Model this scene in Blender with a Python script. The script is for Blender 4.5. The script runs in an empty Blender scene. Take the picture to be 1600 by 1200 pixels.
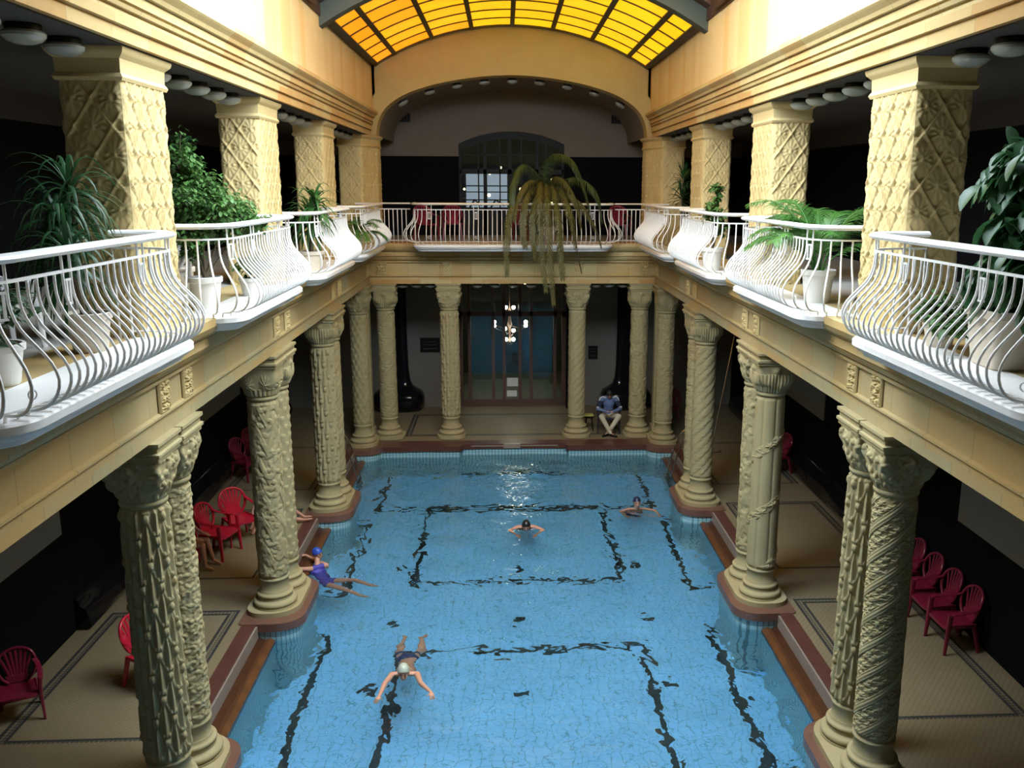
import bpy, math, random
import numpy as np
from mathutils import Vector, Matrix
PI = math.pi
random.seed(7)
rng = np.random.default_rng(7)
sc = bpy.context.scene
COL = sc.collection

# ------------------------------------------------------------------ camera
FP, CXP = 1401.12, 863.8                 # focal length and principal column for a 1600 px wide frame
pitch, yaw, roll = .2171, .0543, .0044
CAM = Vector((-.2446, 0, 7.0))
fw = Vector((math.sin(yaw)*math.cos(pitch), math.cos(yaw)*math.cos(pitch), -math.sin(pitch)))
rt = Vector((math.cos(yaw), -math.sin(yaw), 0)); up_ = rt.cross(fw)
R_ = rt*math.cos(roll) + up_*math.sin(roll)
U_ = -rt*math.sin(roll) + up_*math.cos(roll)
cd = bpy.data.cameras.new('camera'); cam = bpy.data.objects.new('camera', cd); COL.objects.link(cam)
m = Matrix.Identity(4)
for i in range(3):
    m[i][0], m[i][1], m[i][2], m[i][3] = R_[i], U_[i], -fw[i], CAM[i]
cam.matrix_world = m
cd.sensor_fit = 'HORIZONTAL'; cd.sensor_width = 36; cd.lens = FP/1600*36
cd.shift_x = (800-CXP)/1600; cd.clip_start = .05; cd.clip_end = 200
sc.camera = cam

# ------------------------------------------------------------------ sky, exposure
w = bpy.data.worlds.new('sky'); sc.world = w; w.use_nodes = True
bg = w.node_tree.nodes['Background']
bg.inputs[0].default_value = (.76, .88, 1.0, 1); bg.inputs[1].default_value = 17.5
sc.view_settings.view_transform = 'Standard'; sc.view_settings.look = 'None'
sc.view_settings.exposure = 0.42; sc.view_settings.gamma = 1.0; sc.view_settings.use_curve_mapping = False
cy = sc.cycles
cy.max_bounces = 9; cy.diffuse_bounces = 4; cy.glossy_bounces = 3; cy.transmission_bounces = 6; cy.transparent_max_bounces = 8
cy.caustics_reflective = False; cy.caustics_refractive = True
cy.sample_clamp_indirect = 30.0; cy.blur_glossy = 0
cy.use_denoising = True
try: cy.denoiser = 'OPENIMAGEDENOISE'; cy.denoising_input_passes = 'RGB_ALBEDO_NORMAL'
except Exception: pass
cy.use_adaptive_sampling = True; cy.adaptive_threshold = .02
# sky seen through the open sliding roof (portal: only guides the sky's own light)
ld = bpy.data.lights.new('roof_opening_portal', 'AREA'); ld.shape = 'RECTANGLE'; ld.size = 7.0; ld.size_y = 4.3
ld.cycles.is_portal = True
lo = bpy.data.objects.new('roof_opening_portal', ld); COL.objects.link(lo); lo.location = (0, 10.95, 10.6)

# ------------------------------------------------------------------ helpers
class MB:
    def __init__(s): s.v = []; s.f = []
    def add(s, vs, fs):
        b = len(s.v); s.v.extend([tuple(map(float, p)) for p in vs]); s.f.extend([tuple(int(i)+b for i in q) for q in fs]); return s
    def box(s, x0, x1, y0, y1, z0, z1, M=None):
        if x0 > x1: x0, x1 = x1, x0
        vs = [(x0,y0,z0),(x1,y0,z0),(x1,y1,z0),(x0,y1,z0),(x0,y0,z1),(x1,y0,z1),(x1,y1,z1),(x0,y1,z1)]
        if M is not None: vs = [M @ Vector(p) for p in vs]
        return s.add(vs, [(0,3,2,1),(4,5,6,7),(0,1,5,4),(1,2,6,5),(2,3,7,6),(3,0,4,7)])
    def prism(s, poly, z0, z1):
        n = len(poly)
        a = sum(poly[i][0]*poly[(i+1)%n][1]-poly[(i+1)%n][0]*poly[i][1] for i in range(n))
        if a < 0: poly = poly[::-1]
        vs = [(p[0],p[1],z0) for p in poly]+[(p[0],p[1],z1) for p in poly]
        return s.add(vs, [tuple(range(n-1,-1,-1)), tuple(range(n,2*n))]+[(i,(i+1)%n,(i+1)%n+n,i+n) for i in range(n)])
    def tube(s, path, r, seg=8, caps=True, flat=None, up=(0,0,1)):
        P = [Vector(p) for p in path]; n = len(P)
        rs = r if isinstance(r, (list, tuple)) else [r]*n
        upv = Vector(up); vs = []
        prev = None
        for i in range(n):
            t = (P[min(i+1,n-1)]-P[max(i-1,0)]).normalized()
            if prev is None:
                a = upv - t*upv.dot(t)
                if a.length < .05: a = Vector((1,0,0)) - t*t.x
                if a.length < .05: a = Vector((0,1,0)) - t*t.y
            else: a = prev - t*prev.dot(t)
            a.normalize(); prev = a; b = t.cross(a)
            ra, rb = (rs[i], rs[i]) if flat is None else (rs[i]*flat[0], rs[i]*flat[1])
            for k in range(seg):
                th = 2*PI*(k+.5)/seg
                vs.append(P[i]+a*math.cos(th)*ra+b*math.sin(th)*rb)
        fs = [(i*seg+k, i*seg+(k+1)%seg, (i+1)*seg+(k+1)%seg, (i+1)*seg+k) for i in range(n-1) for k in range(seg)]
        if caps: fs += [tuple(range(seg-1,-1,-1)), tuple(range((n-1)*seg, n*seg))]
        return s.add(vs, fs)
    def loft(s, rings, closed=False, caps=True):
        k = len(rings[0]); n = len(rings); vs = [p for r in rings for p in r]
        fs = []
        for i in range(n-1 if not closed else n):
            j = (i+1) % n
            for a in range(k):
                b = (a+1) % k; fs.append((i*k+a, i*k+b, j*k+b, j*k+a))
        if caps and not closed: fs += [tuple(range(k-1,-1,-1)), tuple(range((n-1)*k, n*k))]
        return s.add(vs, fs)
    def lathe(s, prof, c=(0,0,0), seg=32, M=None):
        rings = [[(c[0]+r*math.cos(2*PI*k/seg), c[1]+r*math.sin(2*PI*k/seg), c[2]+z) for k in range(seg)] for r, z in prof]
        if M is not None: rings = [[M @ Vector(p) for p in r] for r in rings]
        return s.loft(rings)
    def ell(s, c, r, seg=12, rings=8, M=None):
        pr = [(max(1e-4, math.sin(PI*i/rings)), -math.cos(PI*i/rings)) for i in range(rings+1)]
        rr = [[(a*math.cos(2*PI*k/seg)*r[0], a*math.sin(2*PI*k/seg)*r[1], z*r[2]) for k in range(seg)] for a, z in pr]
        rr = [[(Vector(p) if M is None else M @ Vector(p))+Vector(c) for p in q] for q in rr]
        return s.loft(rr)
    def build(s, name, mat, parent=None, smooth=True, ang=35, props=None):
        me = bpy.data.meshes.new(name); me.from_pydata(s.v, [], s.f)
        me.validate(); me.update()
        return link(name, me, mat, parent, smooth, ang)
def link(name, me, mat, parent=None, smooth=True, ang=35):
    if mat is not None and not me.materials: me.materials.append(mat)
    if smooth:
        me.shade_smooth()
        if ang < 170: me.set_sharp_from_angle(angle=math.radians(ang))
    o = bpy.data.objects.new(name, me); COL.objects.link(o)
    if parent is not None: o.parent = parent
    return o
def grid_mesh(name, X, Y, Z, wrap_u=False, flip=False):
    """X,Y,Z arrays [nv, nu]; fast mesh from a structured grid"""
    nv, nu = X.shape
    co = np.stack([X, Y, Z], -1).reshape(-1, 3)
    i = np.arange(nv-1)[:, None]; uu = nu if wrap_u else nu-1
    j = np.arange(uu)[None, :]; j2 = (j+1) % nu
    q = np.stack([i*nu+j, i*nu+j2, (i+1)*nu+j2, (i+1)*nu+j], -1).reshape(-1, 4)
    if flip: q = q[:, ::-1]
    return co, q
def np_mesh(name, parts):
    co = []; fq = []; b = 0
    for c, q in parts:
        co.append(c); fq.append(q+b); b += len(c)
    co = np.concatenate(co).astype(np.float32); fq = np.concatenate(fq).astype(np.int32)
    me = bpy.data.meshes.new(name); me.vertices.add(len(co)); me.vertices.foreach_set('co', co.ravel())
    me.loops.add(fq.size); me.loops.foreach_set('vertex_index', fq.ravel())
    me.polygons.add(len(fq)); me.polygons.foreach_set('loop_start', np.arange(0, fq.size, 4, dtype=np.int32))
    me.update(calc_edges=True); me.validate()
    return me
def empty(name, loc=(0,0,0), rz=0):
    o = bpy.data.objects.new(name, None); COL.objects.link(o); o.location = loc; o.rotation_euler = (0,0,rz)
    o.empty_display_size = .2; return o
def tag(o, label, cat, group=None, kind=None):
    o['label'] = label; o['category'] = cat
    if group: o['group'] = group
    if kind: o['kind'] = kind
    return o
def struct(o): o['kind'] = 'structure'; return o
def copy_tree(o, parent=None):
    c = o.copy(); COL.objects.link(c); c.parent = parent
    for ch in list(o.children): copy_tree(ch, c)
    return c
def spline(pts, n):
    """Catmull-Rom through pts, n samples per span"""
    P = [Vector(p) for p in pts]; out = []
    for i in range(len(P)-1):
        p0 = P[max(i-1,0)]; p1 = P[i]; p2 = P[i+1]; p3 = P[min(i+2,len(P)-1)]
        for k in range(n):
            t = k/n
            out.append(.5*((2*p1)+(p2-p0)*t+(2*p0-5*p1+4*p2-p3)*t*t+(3*p1-p0-3*p2+p3)*t**3))
    out.append(P[-1]); return out

# ------------------------------------------------------------------ materials
class NT:
    def __init__(s, name):
        s.m = bpy.data.materials.new(name); s.m.use_nodes = True; s.t = s.m.node_tree; s.n = s.t.nodes; s.l = s.t.links
        s.b = s.n['Principled BSDF']
    def node(s, typ, **kw):
        nd = s.n.new(typ)
        for k, v in kw.items(): setattr(nd, k, v)
        return nd
    def put(s, a, b):
        if hasattr(a, 'is_output') or hasattr(a, 'links'): s.l.new(a, b)
        else: b.default_value = a
    def math(s, op, a, b=None, c=None):
        nd = s.n.new('ShaderNodeMath'); nd.operation = op
        s.put(a, nd.inputs[0])
        if b is not None: s.put(b, nd.inputs[1])
        if c is not None: s.put(c, nd.inputs[2])
        return nd.outputs[0]
    def coord(s): return s.n.new('ShaderNodeTexCoord').outputs['Object']
    def sep(s, v):
        nd = s.n.new('ShaderNodeSeparateXYZ'); s.l.new(v, nd.inputs[0]); return nd.outputs
    def noise(s, v, scale, detail=4, rough=.6, dist=0):
        nd = s.n.new('ShaderNodeTexNoise'); s.l.new(v, nd.inputs['Vector']); nd.inputs['Scale'].default_value = scale
        nd.inputs['Detail'].default_value = detail; nd.inputs['Roughness'].default_value = rough; nd.inputs['Distortion'].default_value = dist
        return nd.outputs['Fac']
    def mix(s, f, a, b, mode='MIX'):
        nd = s.n.new('ShaderNodeMix'); nd.data_type = 'RGBA'; nd.blend_type = mode
        s.put(f, nd.inputs['Factor']); s.put(a, nd.inputs['A'] if not isinstance(a, tuple) else nd.inputs[6]); s.put(b, nd.inputs[7])
        return nd.outputs[2]
    def bump(s, h, strength=.3, dist=.01):
        nd = s.n.new('ShaderNodeBump'); nd.inputs['Strength'].default_value = strength; nd.inputs['Distance'].default_value = dist
        s.l.new(h, nd.inputs['Height']); s.l.new(nd.outputs[0], s.b.inputs['Normal']); return nd
    def set(s, **kw):
        for k, v in kw.items(): s.put(v, s.b.inputs[k.replace('_', ' ')])
        return s
def c4(c): return (c[0], c[1], c[2], 1.0)
def plain(name, col, rough=.5, var=.12, scale=8, metallic=0, bump=0, bscale=60, spec=None, coat=0):
    t = NT(name); v = t.coord(); nz = t.noise(v, scale)
    dark = tuple(x*(1-var) for x in col); lite = tuple(min(1, x*(1+var)) for x in col)
    t.set(Base_Color=t.mix(nz, c4(dark), c4(lite)), Roughness=rough, Metallic=metallic)
    if spec is not None: t.b.inputs['Specular IOR Level'].default_value = spec
    if coat: t.b.inputs['Coat Weight'].default_value = coat
    if bump: t.bump(t.noise(v, bscale), bump, .01)
    return t.m
def stone(name, c1, c2, c3, blocks=None, rough=.8, grain=90, bump=.25, joints=True, zband=.5):
    t = NT(name); v = t.coord(); big = t.noise(v, 1.3, 5, .65); fine = t.noise(v, grain, 3)
    col = t.mix(big, c4(c1), c4(c2))
    if blocks:
        x, y, z = t.sep(v)[:3]
        s = t.math('ADD', t.math('MULTIPLY', x, 1.0 if blocks[1] == 'x' else 0.0), t.math('MULTIPLY', y, 0.0 if blocks[1] == 'x' else 1.0))
        zb = t.math('FLOOR', t.math('DIVIDE', z, zband))
        q = t.math('ADD', t.math('DIVIDE', s, blocks[0]), t.math('MULTIPLY', zb, .37))
        cell = t.math('FLOOR', q)
        cb = t.node('ShaderNodeCombineXYZ'); t.l.new(cell, cb.inputs[0]); t.l.new(zb, cb.inputs[1])
        wn = t.node('ShaderNodeTexWhiteNoise', noise_dimensions='3D'); t.l.new(cb.outputs[0], wn.inputs['Vector'])
        col = t.mix(t.math('MULTIPLY', t.math('POWER', wn.outputs['Value'], 1.6), .8), col, c4(c3))
        if joints:
            fr = t.math('FRACT', q); j = t.math('LESS_THAN', fr, .014)
            col = t.mix(t.math('MULTIPLY', j, .45), col, c4(tuple(a*.45 for a in c1)))
    st = t.noise(v, 4.5, 6, .7)
    col = t.mix(t.math('MULTIPLY', t.math('SMOOTH_MIN', t.math('MAXIMUM', t.math('SUBTRACT', st, .56), 0), .1, .02), 2.2), col, c4(c3))
    t.set(Base_Color=col, Roughness=rough); t.b.inputs['Specular IOR Level'].default_value = .25
    t.bump(fine, bump, .006)
    return t.m
M = {}
SY1, SY2, SY3 = (.47,.35,.15), (.62,.49,.24), (.46,.24,.07)
M['stone'] = stone('yellow_sandstone', SY1, SY2, SY3)
M['stone_side'] = stone('yellow_sandstone_ashlar_side', SY1, SY2, SY3, (.86,'y'))
M['stone_dimmed'] = stone('yellow_sandstone_dimmed', (.33,.275,.14), (.46,.395,.22), (.50,.31,.10), (.86,'y'))  # same sandstone, weaker light on the lower beams put into its colour
M['stone_back'] = stone('yellow_sandstone_ashlar_back', SY1, SY2, SY3, (.86,'x'))
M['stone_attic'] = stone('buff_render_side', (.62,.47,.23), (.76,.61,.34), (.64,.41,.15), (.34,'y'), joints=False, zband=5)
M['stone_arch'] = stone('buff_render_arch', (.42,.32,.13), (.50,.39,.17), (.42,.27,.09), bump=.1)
M['column'] = stone('carved_limestone', (.30,.25,.125), (.44,.37,.20), (.38,.25,.10), bump=.35)
M['column_warm'] = stone('carved_limestone_warm', (.50,.38,.19), (.64,.52,.29), (.56,.33,.13), bump=.35)
M['slab'] = stone('white_balcony_marble', (.78,.76,.72), (.90,.89,.86), (.62,.52,.38), bump=.1, rough=.45)
M['gallery_floor'] = stone('beige_gallery_paving', (.44,.42,.38), (.54,.51,.46), (.38,.33,.27), (.6,'y'), rough=.35)
M['white_metal'] = plain('white_painted_iron', (.86,.85,.82), .35, .05, 20)
M['red_marble'] = stone('red_marble', (.12,.055,.037), (.20,.108,.075), (.27,.18,.13), bump=.05, rough=.3, grain=20)
M['red_marble_dark'] = stone('dark_red_marble', (.07,.026,.018), (.13,.055,.04), (.17,.10,.07), bump=.05, rough=.3, grain=20)
M['pale_marble'] = stone('grey_marble_edge', (.22,.17,.14), (.32,.27,.22), (.22,.12,.09), bump=.05, rough=.35)
M['black_marble'] = plain('black_polished_marble', (.006,.006,.008), .10, .4, 3, spec=.3)
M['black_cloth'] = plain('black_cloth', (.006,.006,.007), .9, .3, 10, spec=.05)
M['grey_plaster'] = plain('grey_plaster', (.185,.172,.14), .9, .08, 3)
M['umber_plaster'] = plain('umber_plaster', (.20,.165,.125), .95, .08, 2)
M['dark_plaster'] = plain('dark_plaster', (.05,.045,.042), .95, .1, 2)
M['wood'] = plain('brown_varnished_wood', (.10,.052,.035), .4, .25, 12)
M['black_paint'] = plain('black_paint', (.006,.006,.006), .5, .2, 12, spec=.2)
M['steel_green'] = plain('grey_green_painted_steel', (.055,.075,.062), .5, .15, 6)
M['steel_brown'] = plain('rust_brown_painted_steel', (.05,.022,.014), .6, .2, 6)
M['glazing_bar'] = plain('dark_glazing_bar', (.055,.04,.02), .6, .1, 10)
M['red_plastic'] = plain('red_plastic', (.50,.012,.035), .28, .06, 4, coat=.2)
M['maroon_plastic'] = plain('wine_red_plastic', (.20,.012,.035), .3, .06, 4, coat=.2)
M['white_plastic'] = plain('white_plastic', (.85,.86,.88), .35, .03, 5)
M['pot_white'] = plain('white_glazed_pot', (.74,.72,.67), .4, .06, 6)
M['pot_cream'] = plain('cream_stone_pot', (.60,.53,.42), .7, .1, 9, bump=.2)
M['soil'] = plain('potting_soil', (.03,.02,.012), 1, .4, 40)
M['chrome'] = plain('polished_steel', (.6,.6,.58), .2, .05, 5, metallic=1)
M['paper'] = plain('white_paper_notice', (.62,.62,.55), .8, .04, 8)
def leafmat(name, a, b, rough=.45, tr=.25):
    t = NT(name); v = t.coord(); nz = t.noise(v, 5, 3)
    col = t.mix(nz, c4(a), c4(b)); t.set(Base_Color=col, Roughness=rough)
    t.b.inputs['Specular IOR Level'].default_value = .35
    tl = t.node('ShaderNodeBsdfTranslucent'); t.l.new(col, tl.inputs[0])
    ms = t.node('ShaderNodeMixShader'); ms.inputs[0].default_value = tr
    t.l.new(t.b.outputs[0], ms.inputs[1]); t.l.new(tl.outputs[0], ms.inputs[2])
    t.l.new(ms.outputs[0], t.n['Material Output'].inputs[0]); return t.m
M['leaf_ficus'] = leafmat('ficus_leaf', (.035,.10,.02), (.11,.23,.06))
M['leaf_dark'] = leafmat('dark_leaf', (.010,.04,.013), (.03,.10,.03))
M['leaf_gloss'] = leafmat('glossy_broad_leaf', (.02,.07,.025), (.055,.15,.055), .42)
M['leaf_dracaena'] = leafmat('dracaena_leaf', (.02,.075,.018), (.06,.17,.04))
M['leaf_areca'] = leafmat('areca_leaf', (.03,.10,.015), (.08,.21,.04))
M['leaf_palm'] = leafmat('dry_palm_leaf', (.07,.085,.022), (.16,.14,.045))
M['leaf_palm_green'] = leafmat('olive_palm_leaf', (.04,.075,.02), (.09,.13,.04))
M['bark'] = plain('plant_bark', (.11,.085,.05), .9, .3, 20)
M['skin'] = plain('skin', (.52,.26,.17), .5, .08, 6)
M['skin_pale'] = plain('pale_skin', (.60,.36,.26), .5, .06, 6)
def emis(name, col, st):
    t = NT(name); t.set(Base_Color=c4(col)); t.b.inputs['Emission Color'].default_value = c4(col); t.b.inputs['Emission Strength'].default_value = st
    return t.m
M['opal'] = plain('opal_glass_unlit', (.30,.31,.27), .25, .03, 4)
M['bulb'] = emis('lit_bulb', (1,.82,.62), 48)
M['bulb_small'] = emis('lit_small_bulb', (1,.85,.45), 3)
M['lit_window'] = emis('daylit_window_beyond', (.55,.65,.75), .35)
# ------------------------------------------------------------------ measured layout (metres; deck z=0, camera above the near end)
YK = [9.4, 14.27, 19.15, 24.05]           # first column of each pair
PAIR = .72
WC, WF = 4.15, 3.90                       # column axis, beam face
YB = 24.58                                # face of the end wall
WALLX, WALLY = 7.15, 28.4
WATER = -.30; POOLZ = -1.9
PX, PY0, PY1 = 4.06, .9, 23.95
ZS = 5.5                                  # gallery floor

# special materials of the shell
def mosaic():
    t = NT('mosaic_floor'); v = t.coord(); x, y, z = t.sep(v)[:3]
    ax = t.math('ABSOLUTE', x)
    def band(dx, dy):
        d = t.math('MAXIMUM', dx, dy); d2 = t.math('ABSOLUTE', d)
        inside = t.math('LESS_THAN', d2, .085)
        l1 = t.math('GREATER_THAN', d2, .038)
        ck = t.math('GREATER_THAN', t.math('MULTIPLY', t.math('SINE', t.math('MULTIPLY', t.math('ADD', x, y), 52)), t.math('SINE', t.math('MULTIPLY', t.math('SUBTRACT', x, y), 52))), .0)
        return t.math('MULTIPLY', inside, t.math('MAXIMUM', t.math('MULTIPLY', l1, t.math('MAXIMUM', ck, .8)), t.math('MULTIPLY', ck, .6)))
    yy = t.math('SUBTRACT', t.math('FLOORED_MODULO', t.math('SUBTRACT', y, 10.55), 4.88), 1.78)
    side = band(t.math('SUBTRACT', t.math('ABSOLUTE', t.math('SUBTRACT', ax, 5.78)), .97), t.math('SUBTRACT', t.math('ABSOLUTE', yy), 1.78))
    side = t.math('MULTIPLY', side, t.math('LESS_THAN', y, 24.3))
    back = band(t.math('SUBTRACT', ax, 3.02), t.math('SUBTRACT', t.math('ABSOLUTE', t.math('SUBTRACT', y, 26.15)), 1.17))
    back = t.math('MULTIPLY', back, t.math('GREATER_THAN', y, 24.3))
    mk = t.math('MAXIMUM', side, back)
    # small mosaic stones laid on the diagonal
    a = t.math('MULTIPLY', t.math('ADD', x, t.math('MULTIPLY', y, .8)), 11.0); b = t.math('MULTIPLY', t.math('SUBTRACT', x, t.math('MULTIPLY', y, .8)), 11.0)
    ga = t.math('LESS_THAN', t.math('FRACT', a), .16); gb = t.math('LESS_THAN', t.math('FRACT', b), .22)
    g = t.math('MAXIMUM', t.math('MULTIPLY', ga, .45), gb)
    nz = t.noise(v, 1.1, 5); col = t.mix(nz, (.185,.145,.08,1), (.28,.225,.13,1))
    col = t.mix(t.math('MULTIPLY', g, .6), col, (.17,.13,.08,1))
    col = t.mix(t.math('MINIMUM', t.math('MULTIPLY', mk, 1.3), .93), col, (.03,.034,.036,1))
    t.set(Base_Color=col, Roughness=.5); t.b.inputs['Specular IOR Level'].default_value = .3
    return t.m
M['mosaic'] = mosaic()
def pooltile():
    t = NT('blue_pool_tile'); v = t.coord(); x, y, z = t.sep(v)[:3]
    def gl(c, n, wd): return t.math('LESS_THAN', t.math('FRACT', t.math('MULTIPLY', c, n)), wd)
    g = t.math('MAXIMUM', gl(x, 6.2, .09), gl(y, 6.2, .09))
    nz = t.noise(v, .8, 3); col = t.mix(nz, (.19,.53,.88,1), (.26,.61,.94,1))
    col = t.mix(t.math('MULTIPLY', g, .5), col, (.03,.14,.27,1))
    ax = t.math('ABSOLUTE', x)
    def ring(cx_, hx, cy_, hy, wd, xx=None):
        d = t.math('MAXIMUM', t.math('SUBTRACT', t.math('ABSOLUTE', t.math('SUBTRACT', xx or ax, cx_)), hx), t.math('SUBTRACT', t.math('ABSOLUTE', t.math('SUBTRACT', y, cy_)), hy))
        return t.math('LESS_THAN', t.math('ABSOLUTE', d), wd)
    mk = ring(0, 2.15, 19.3, 2.05, .06)
    for q in (ring(0, 2.15, 12.4, 2.2, .06), ring(0, 3.42, 22.6, 1.35, .055)): mk = t.math('MAXIMUM', mk, q)
    # side lines of the lanes, stepping round the column piers
    for (yc, hy) in ((18.6, 1.75), (13.2, 2.0)):
        mk = t.math('MAXIMUM', mk, t.math('MULTIPLY', ring(3.9, .38, yc, hy, .06), t.math('LESS_THAN', ax, 3.95)))
    for (dx, dy) in ((0, 13.25), (2.5, 13.4), (2.45, 15.6), (0, 15.6), (2.5, 17.95), (0, 17.85)):
        d = t.math('MAXIMUM', t.math('ABSOLUTE', t.math('SUBTRACT', ax, dx)), t.math('ABSOLUTE', t.math('SUBTRACT', y, dy)))
        mk = t.math('MAXIMUM', mk, t.math('LESS_THAN', d, .10))
    mk = t.math('MULTIPLY', mk, t.math('LESS_THAN', z, POOLZ+.05))
    col = t.mix(mk, col, (.008,.03,.04,1))
    t.set(Base_Color=col, Roughness=.5); return t.m
M['pooltile'] = pooltile()
def paletile():
    t = NT('pale_blue_wall_tile'); v = t.coord(); x, y, z = t.sep(v)[:3]
    g = t.math('MAXIMUM', t.math('LESS_THAN', t.math('FRACT', t.math('MULTIPLY', t.math('ADD', x, y), 11.0)), .22), t.math('LESS_THAN', t.math('FRACT', t.math('MULTIPLY', z, 4.4)), .05))
    col = t.mix(t.math('MULTIPLY', g, .75), (.34,.56,.58,1), (.05,.13,.15,1)); t.set(Base_Color=col, Roughness=.3); return t.m
M['paletile'] = paletile()
def gutter():
    t = NT('rusty_tiled_gutter'); v = t.coord(); x, y, z = t.sep(v)[:3]
    n = t.noise(v, 3.2, 6, .7); col = t.mix(t.math('POWER', n, 1.4), (.015,.006,.003,1), (.27,.10,.025,1))
    n2 = t.noise(v, 30, 2); col = t.mix(t.math('MULTIPLY', n2, .5), col, (.10,.04,.02,1))
    dk = t.math('GREATER_THAN', t.math('ADD', t.math('ABSOLUTE', x), t.math('MULTIPLY', n, .16)), 4.27); col = t.mix(t.math('MULTIPLY', dk, .75), col, (.03,.008,.006,1))
    t.set(Base_Color=col, Roughness=.35); t.bump(n2, .4, .01); return t.m
M['gutter'] = gutter()
def water():
    t = NT('clear_pool_water'); v = t.coord()
    n1 = t.noise(v, 1.9, 1.2, .45, .7); n2 = t.noise(v, 5.0, 1.5, .45, .5); n3 = t.noise(v, .7, 1)
    h = t.math('ADD', t.math('ADD', t.math('MULTIPLY', n1, 1.0), t.math('MULTIPLY', n2, .20)), t.math('MULTIPLY', n3, .9))
    t.set(Base_Color=(.80,.955,.97,1), Roughness=0.0, IOR=1.33, Transmission_Weight=1.0)
    t.bump(h, 1.0, .07); return t.m
M['water'] = water()

# ------------------------------------------------------------------ decks, pool basin, water
def rrect(x0, x1, y0, y1, r, n=7):
    """r = radii for corners (x1,y0),(x1,y1),(x0,y1),(x0,y0)"""
    pts = []
    for (cx_, cy_, a0, rr) in ((x1-r[0], y0+r[0], -PI/2, r[0]), (x1-r[1], y1-r[1], 0, r[1]), (x0+r[2], y1-r[2], PI/2, r[2]), (x0+r[3], y0+r[3], PI, r[3])):
        if rr < 1e-3: pts.append((cx_, cy_)); continue
        for i in range(n+1):
            a = a0+PI/2*i/n; pts.append((cx_+rr*math.cos(a), cy_+rr*math.sin(a)))
    return pts
b = MB()
for s in (-1, 1): b.box(s*4.55, s*WALLX, .9, WALLY, -.35, 0)
b.box(-4.55, 4.55, 24.35, WALLY, -.35, 0); b.box(-WALLX, WALLX, -4, .9, -.35, 0)
struct(b.build('floor', M['mosaic'], smooth=False))
b = MB(); b.box(-PX-.06, PX+.06, PY0, PY1+.4, POOLZ-.1, POOLZ)
struct(b.build('floor_pool', M['pooltile'], smooth=False))
b = MB()
for s in (-1, 1): b.box(s*PX, s*(PX+.12), PY0, 24.0, POOLZ, WATER-.03)
b.box(-4.4, 4.4, PY0-.1, PY0, POOLZ, -.02)
b.box(-4.1, -1.5, 23.80, 24.3, POOLZ, -.12); b.box(1.5, 4.1, 23.80, 24.3, POOLZ, -.12); b.box(-1.5, 1.5, 24.0, 24.35, POOLZ, -.12)
o = struct(b.build('wall_pool', M['paletile'], smooth=False))
b = MB()
for s in (-1, 1):
    b.box(s*4.33, s*4.55, .9, 24.0, -.02, .012)
b.prism([(-3.6,24.35),(-3.6,23.74),(-1.52,23.74)]+[(-1.52+.12*math.sin(a), 23.74+.2*(1-math.cos(a))) for a in np.linspace(.2,PI/2,5)]+[(-1.2,23.95),(1.2,23.95)]+[(1.52-.12*math.sin(a), 23.74+.2*(1-math.cos(a))) for a in np.linspace(PI/2,.2,5)]+[(1.52,23.74),(3.6,23.74),(3.6,24.35)], -.12, .014)
struct(b.build('trim_1', M['red_marble_dark'], smooth=False))
b = MB(); b.box(-.30, .16, 23.925, 23.948, -.10, -.015); b.box(-.30, .16, 23.925, 24.02, -.015, .018); o = b.build('marker_plate', M['pale_marble'], smooth=False); tag(o, 'small pale marker plate on the pool step at the far end', 'plate', kind='thing')
b = MB()
for s in (-1, 1): b.box(s*4.30, s*4.40, .9, 24.0, -.24, -.018)
b.box(-1.2, 1.2, 23.93, 24.2, -.05, -.02)
struct(b.build('trim_2', M['pale_marble'], smooth=False))
b = MB()
for s in (-1, 1):
    b.add([(s*4.32,.9,-.22),(s*4.20,.9,-.27),(s*4.12,.9,-.245),(s*4.04,.9,-.285),(s*4.04,.9,-.40),
           (s*4.32,24,-.22),(s*4.20,24,-.27),(s*4.12,24,-.245),(s*4.04,24,-.285),(s*4.04,24,-.40)],
          [(i, i+1, i+6, i+5) if s > 0 else (i+5, i+6, i+1, i) for i in range(4)])
struct(b.build('trim_3', M['gutter'], smooth=False))
b = MB(); b.add([(-PX+.002,PY0+.01,WATER),(PX-.002,PY0+.01,WATER),(PX-.002,24.0,WATER),(-PX+.002,24.0,WATER)], [(0,1,2,3)])
o = b.build('pool_water', M['water'], smooth=False); tag(o, 'clear rippling water filling the blue tiled pool', 'water', kind='stuff')
# piers of pale tile in the pool with red marble lids under every column pair
b = MB(); b2 = MB(); b3 = MB()
for s in (-1, 1):
    for k, y in enumerate(YK):
        y0, y1 = y-.64, y+PAIR+.46
        if k == 3: y1 = 24.4
        def mir(pl): return [(s*px, py) for px, py in pl]
        b.prism(mir(rrect(3.66, 4.5, y0+.04, y1-.04, (0, 0, .36 if k < 3 else 0, .36))), POOLZ, -.12)
        b2.prism(mir(rrect(3.60, 4.62, y0, y1, (.08, .08, .42 if k < 3 else 0, .42))), -.12, .02)
        if k < 3: b3.prism(mir(rrect(3.72, 4.58, y-.43, y+PAIR+.43, (.3,.3,.42,.42))), .02, .10)
        else: b3.prism(mir(rrect(3.76, 4.56, y-.39, y+PAIR+.5, (.3,.1,.1,.39))), .02, .10)
struct(b.build('wall_piers', M['paletile'], smooth=True)); struct(b2.build('trim_4', M['red_marble'])); 
b3.prism([(-3.9,24.5),(3.9,24.5),(3.9,25.15),(-3.9,25.15)][:0] or rrect(-3.95,-3.1,24.46,25.2,(.3,.1,.1,.3)), .014, .09)
for cx_ in (-1.78, 1.78, 3.53): b3.prism(rrect(cx_-.4, cx_+.4, 24.44, 25.22, (.3,.3,.3,.3)), .014, .09)
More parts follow.
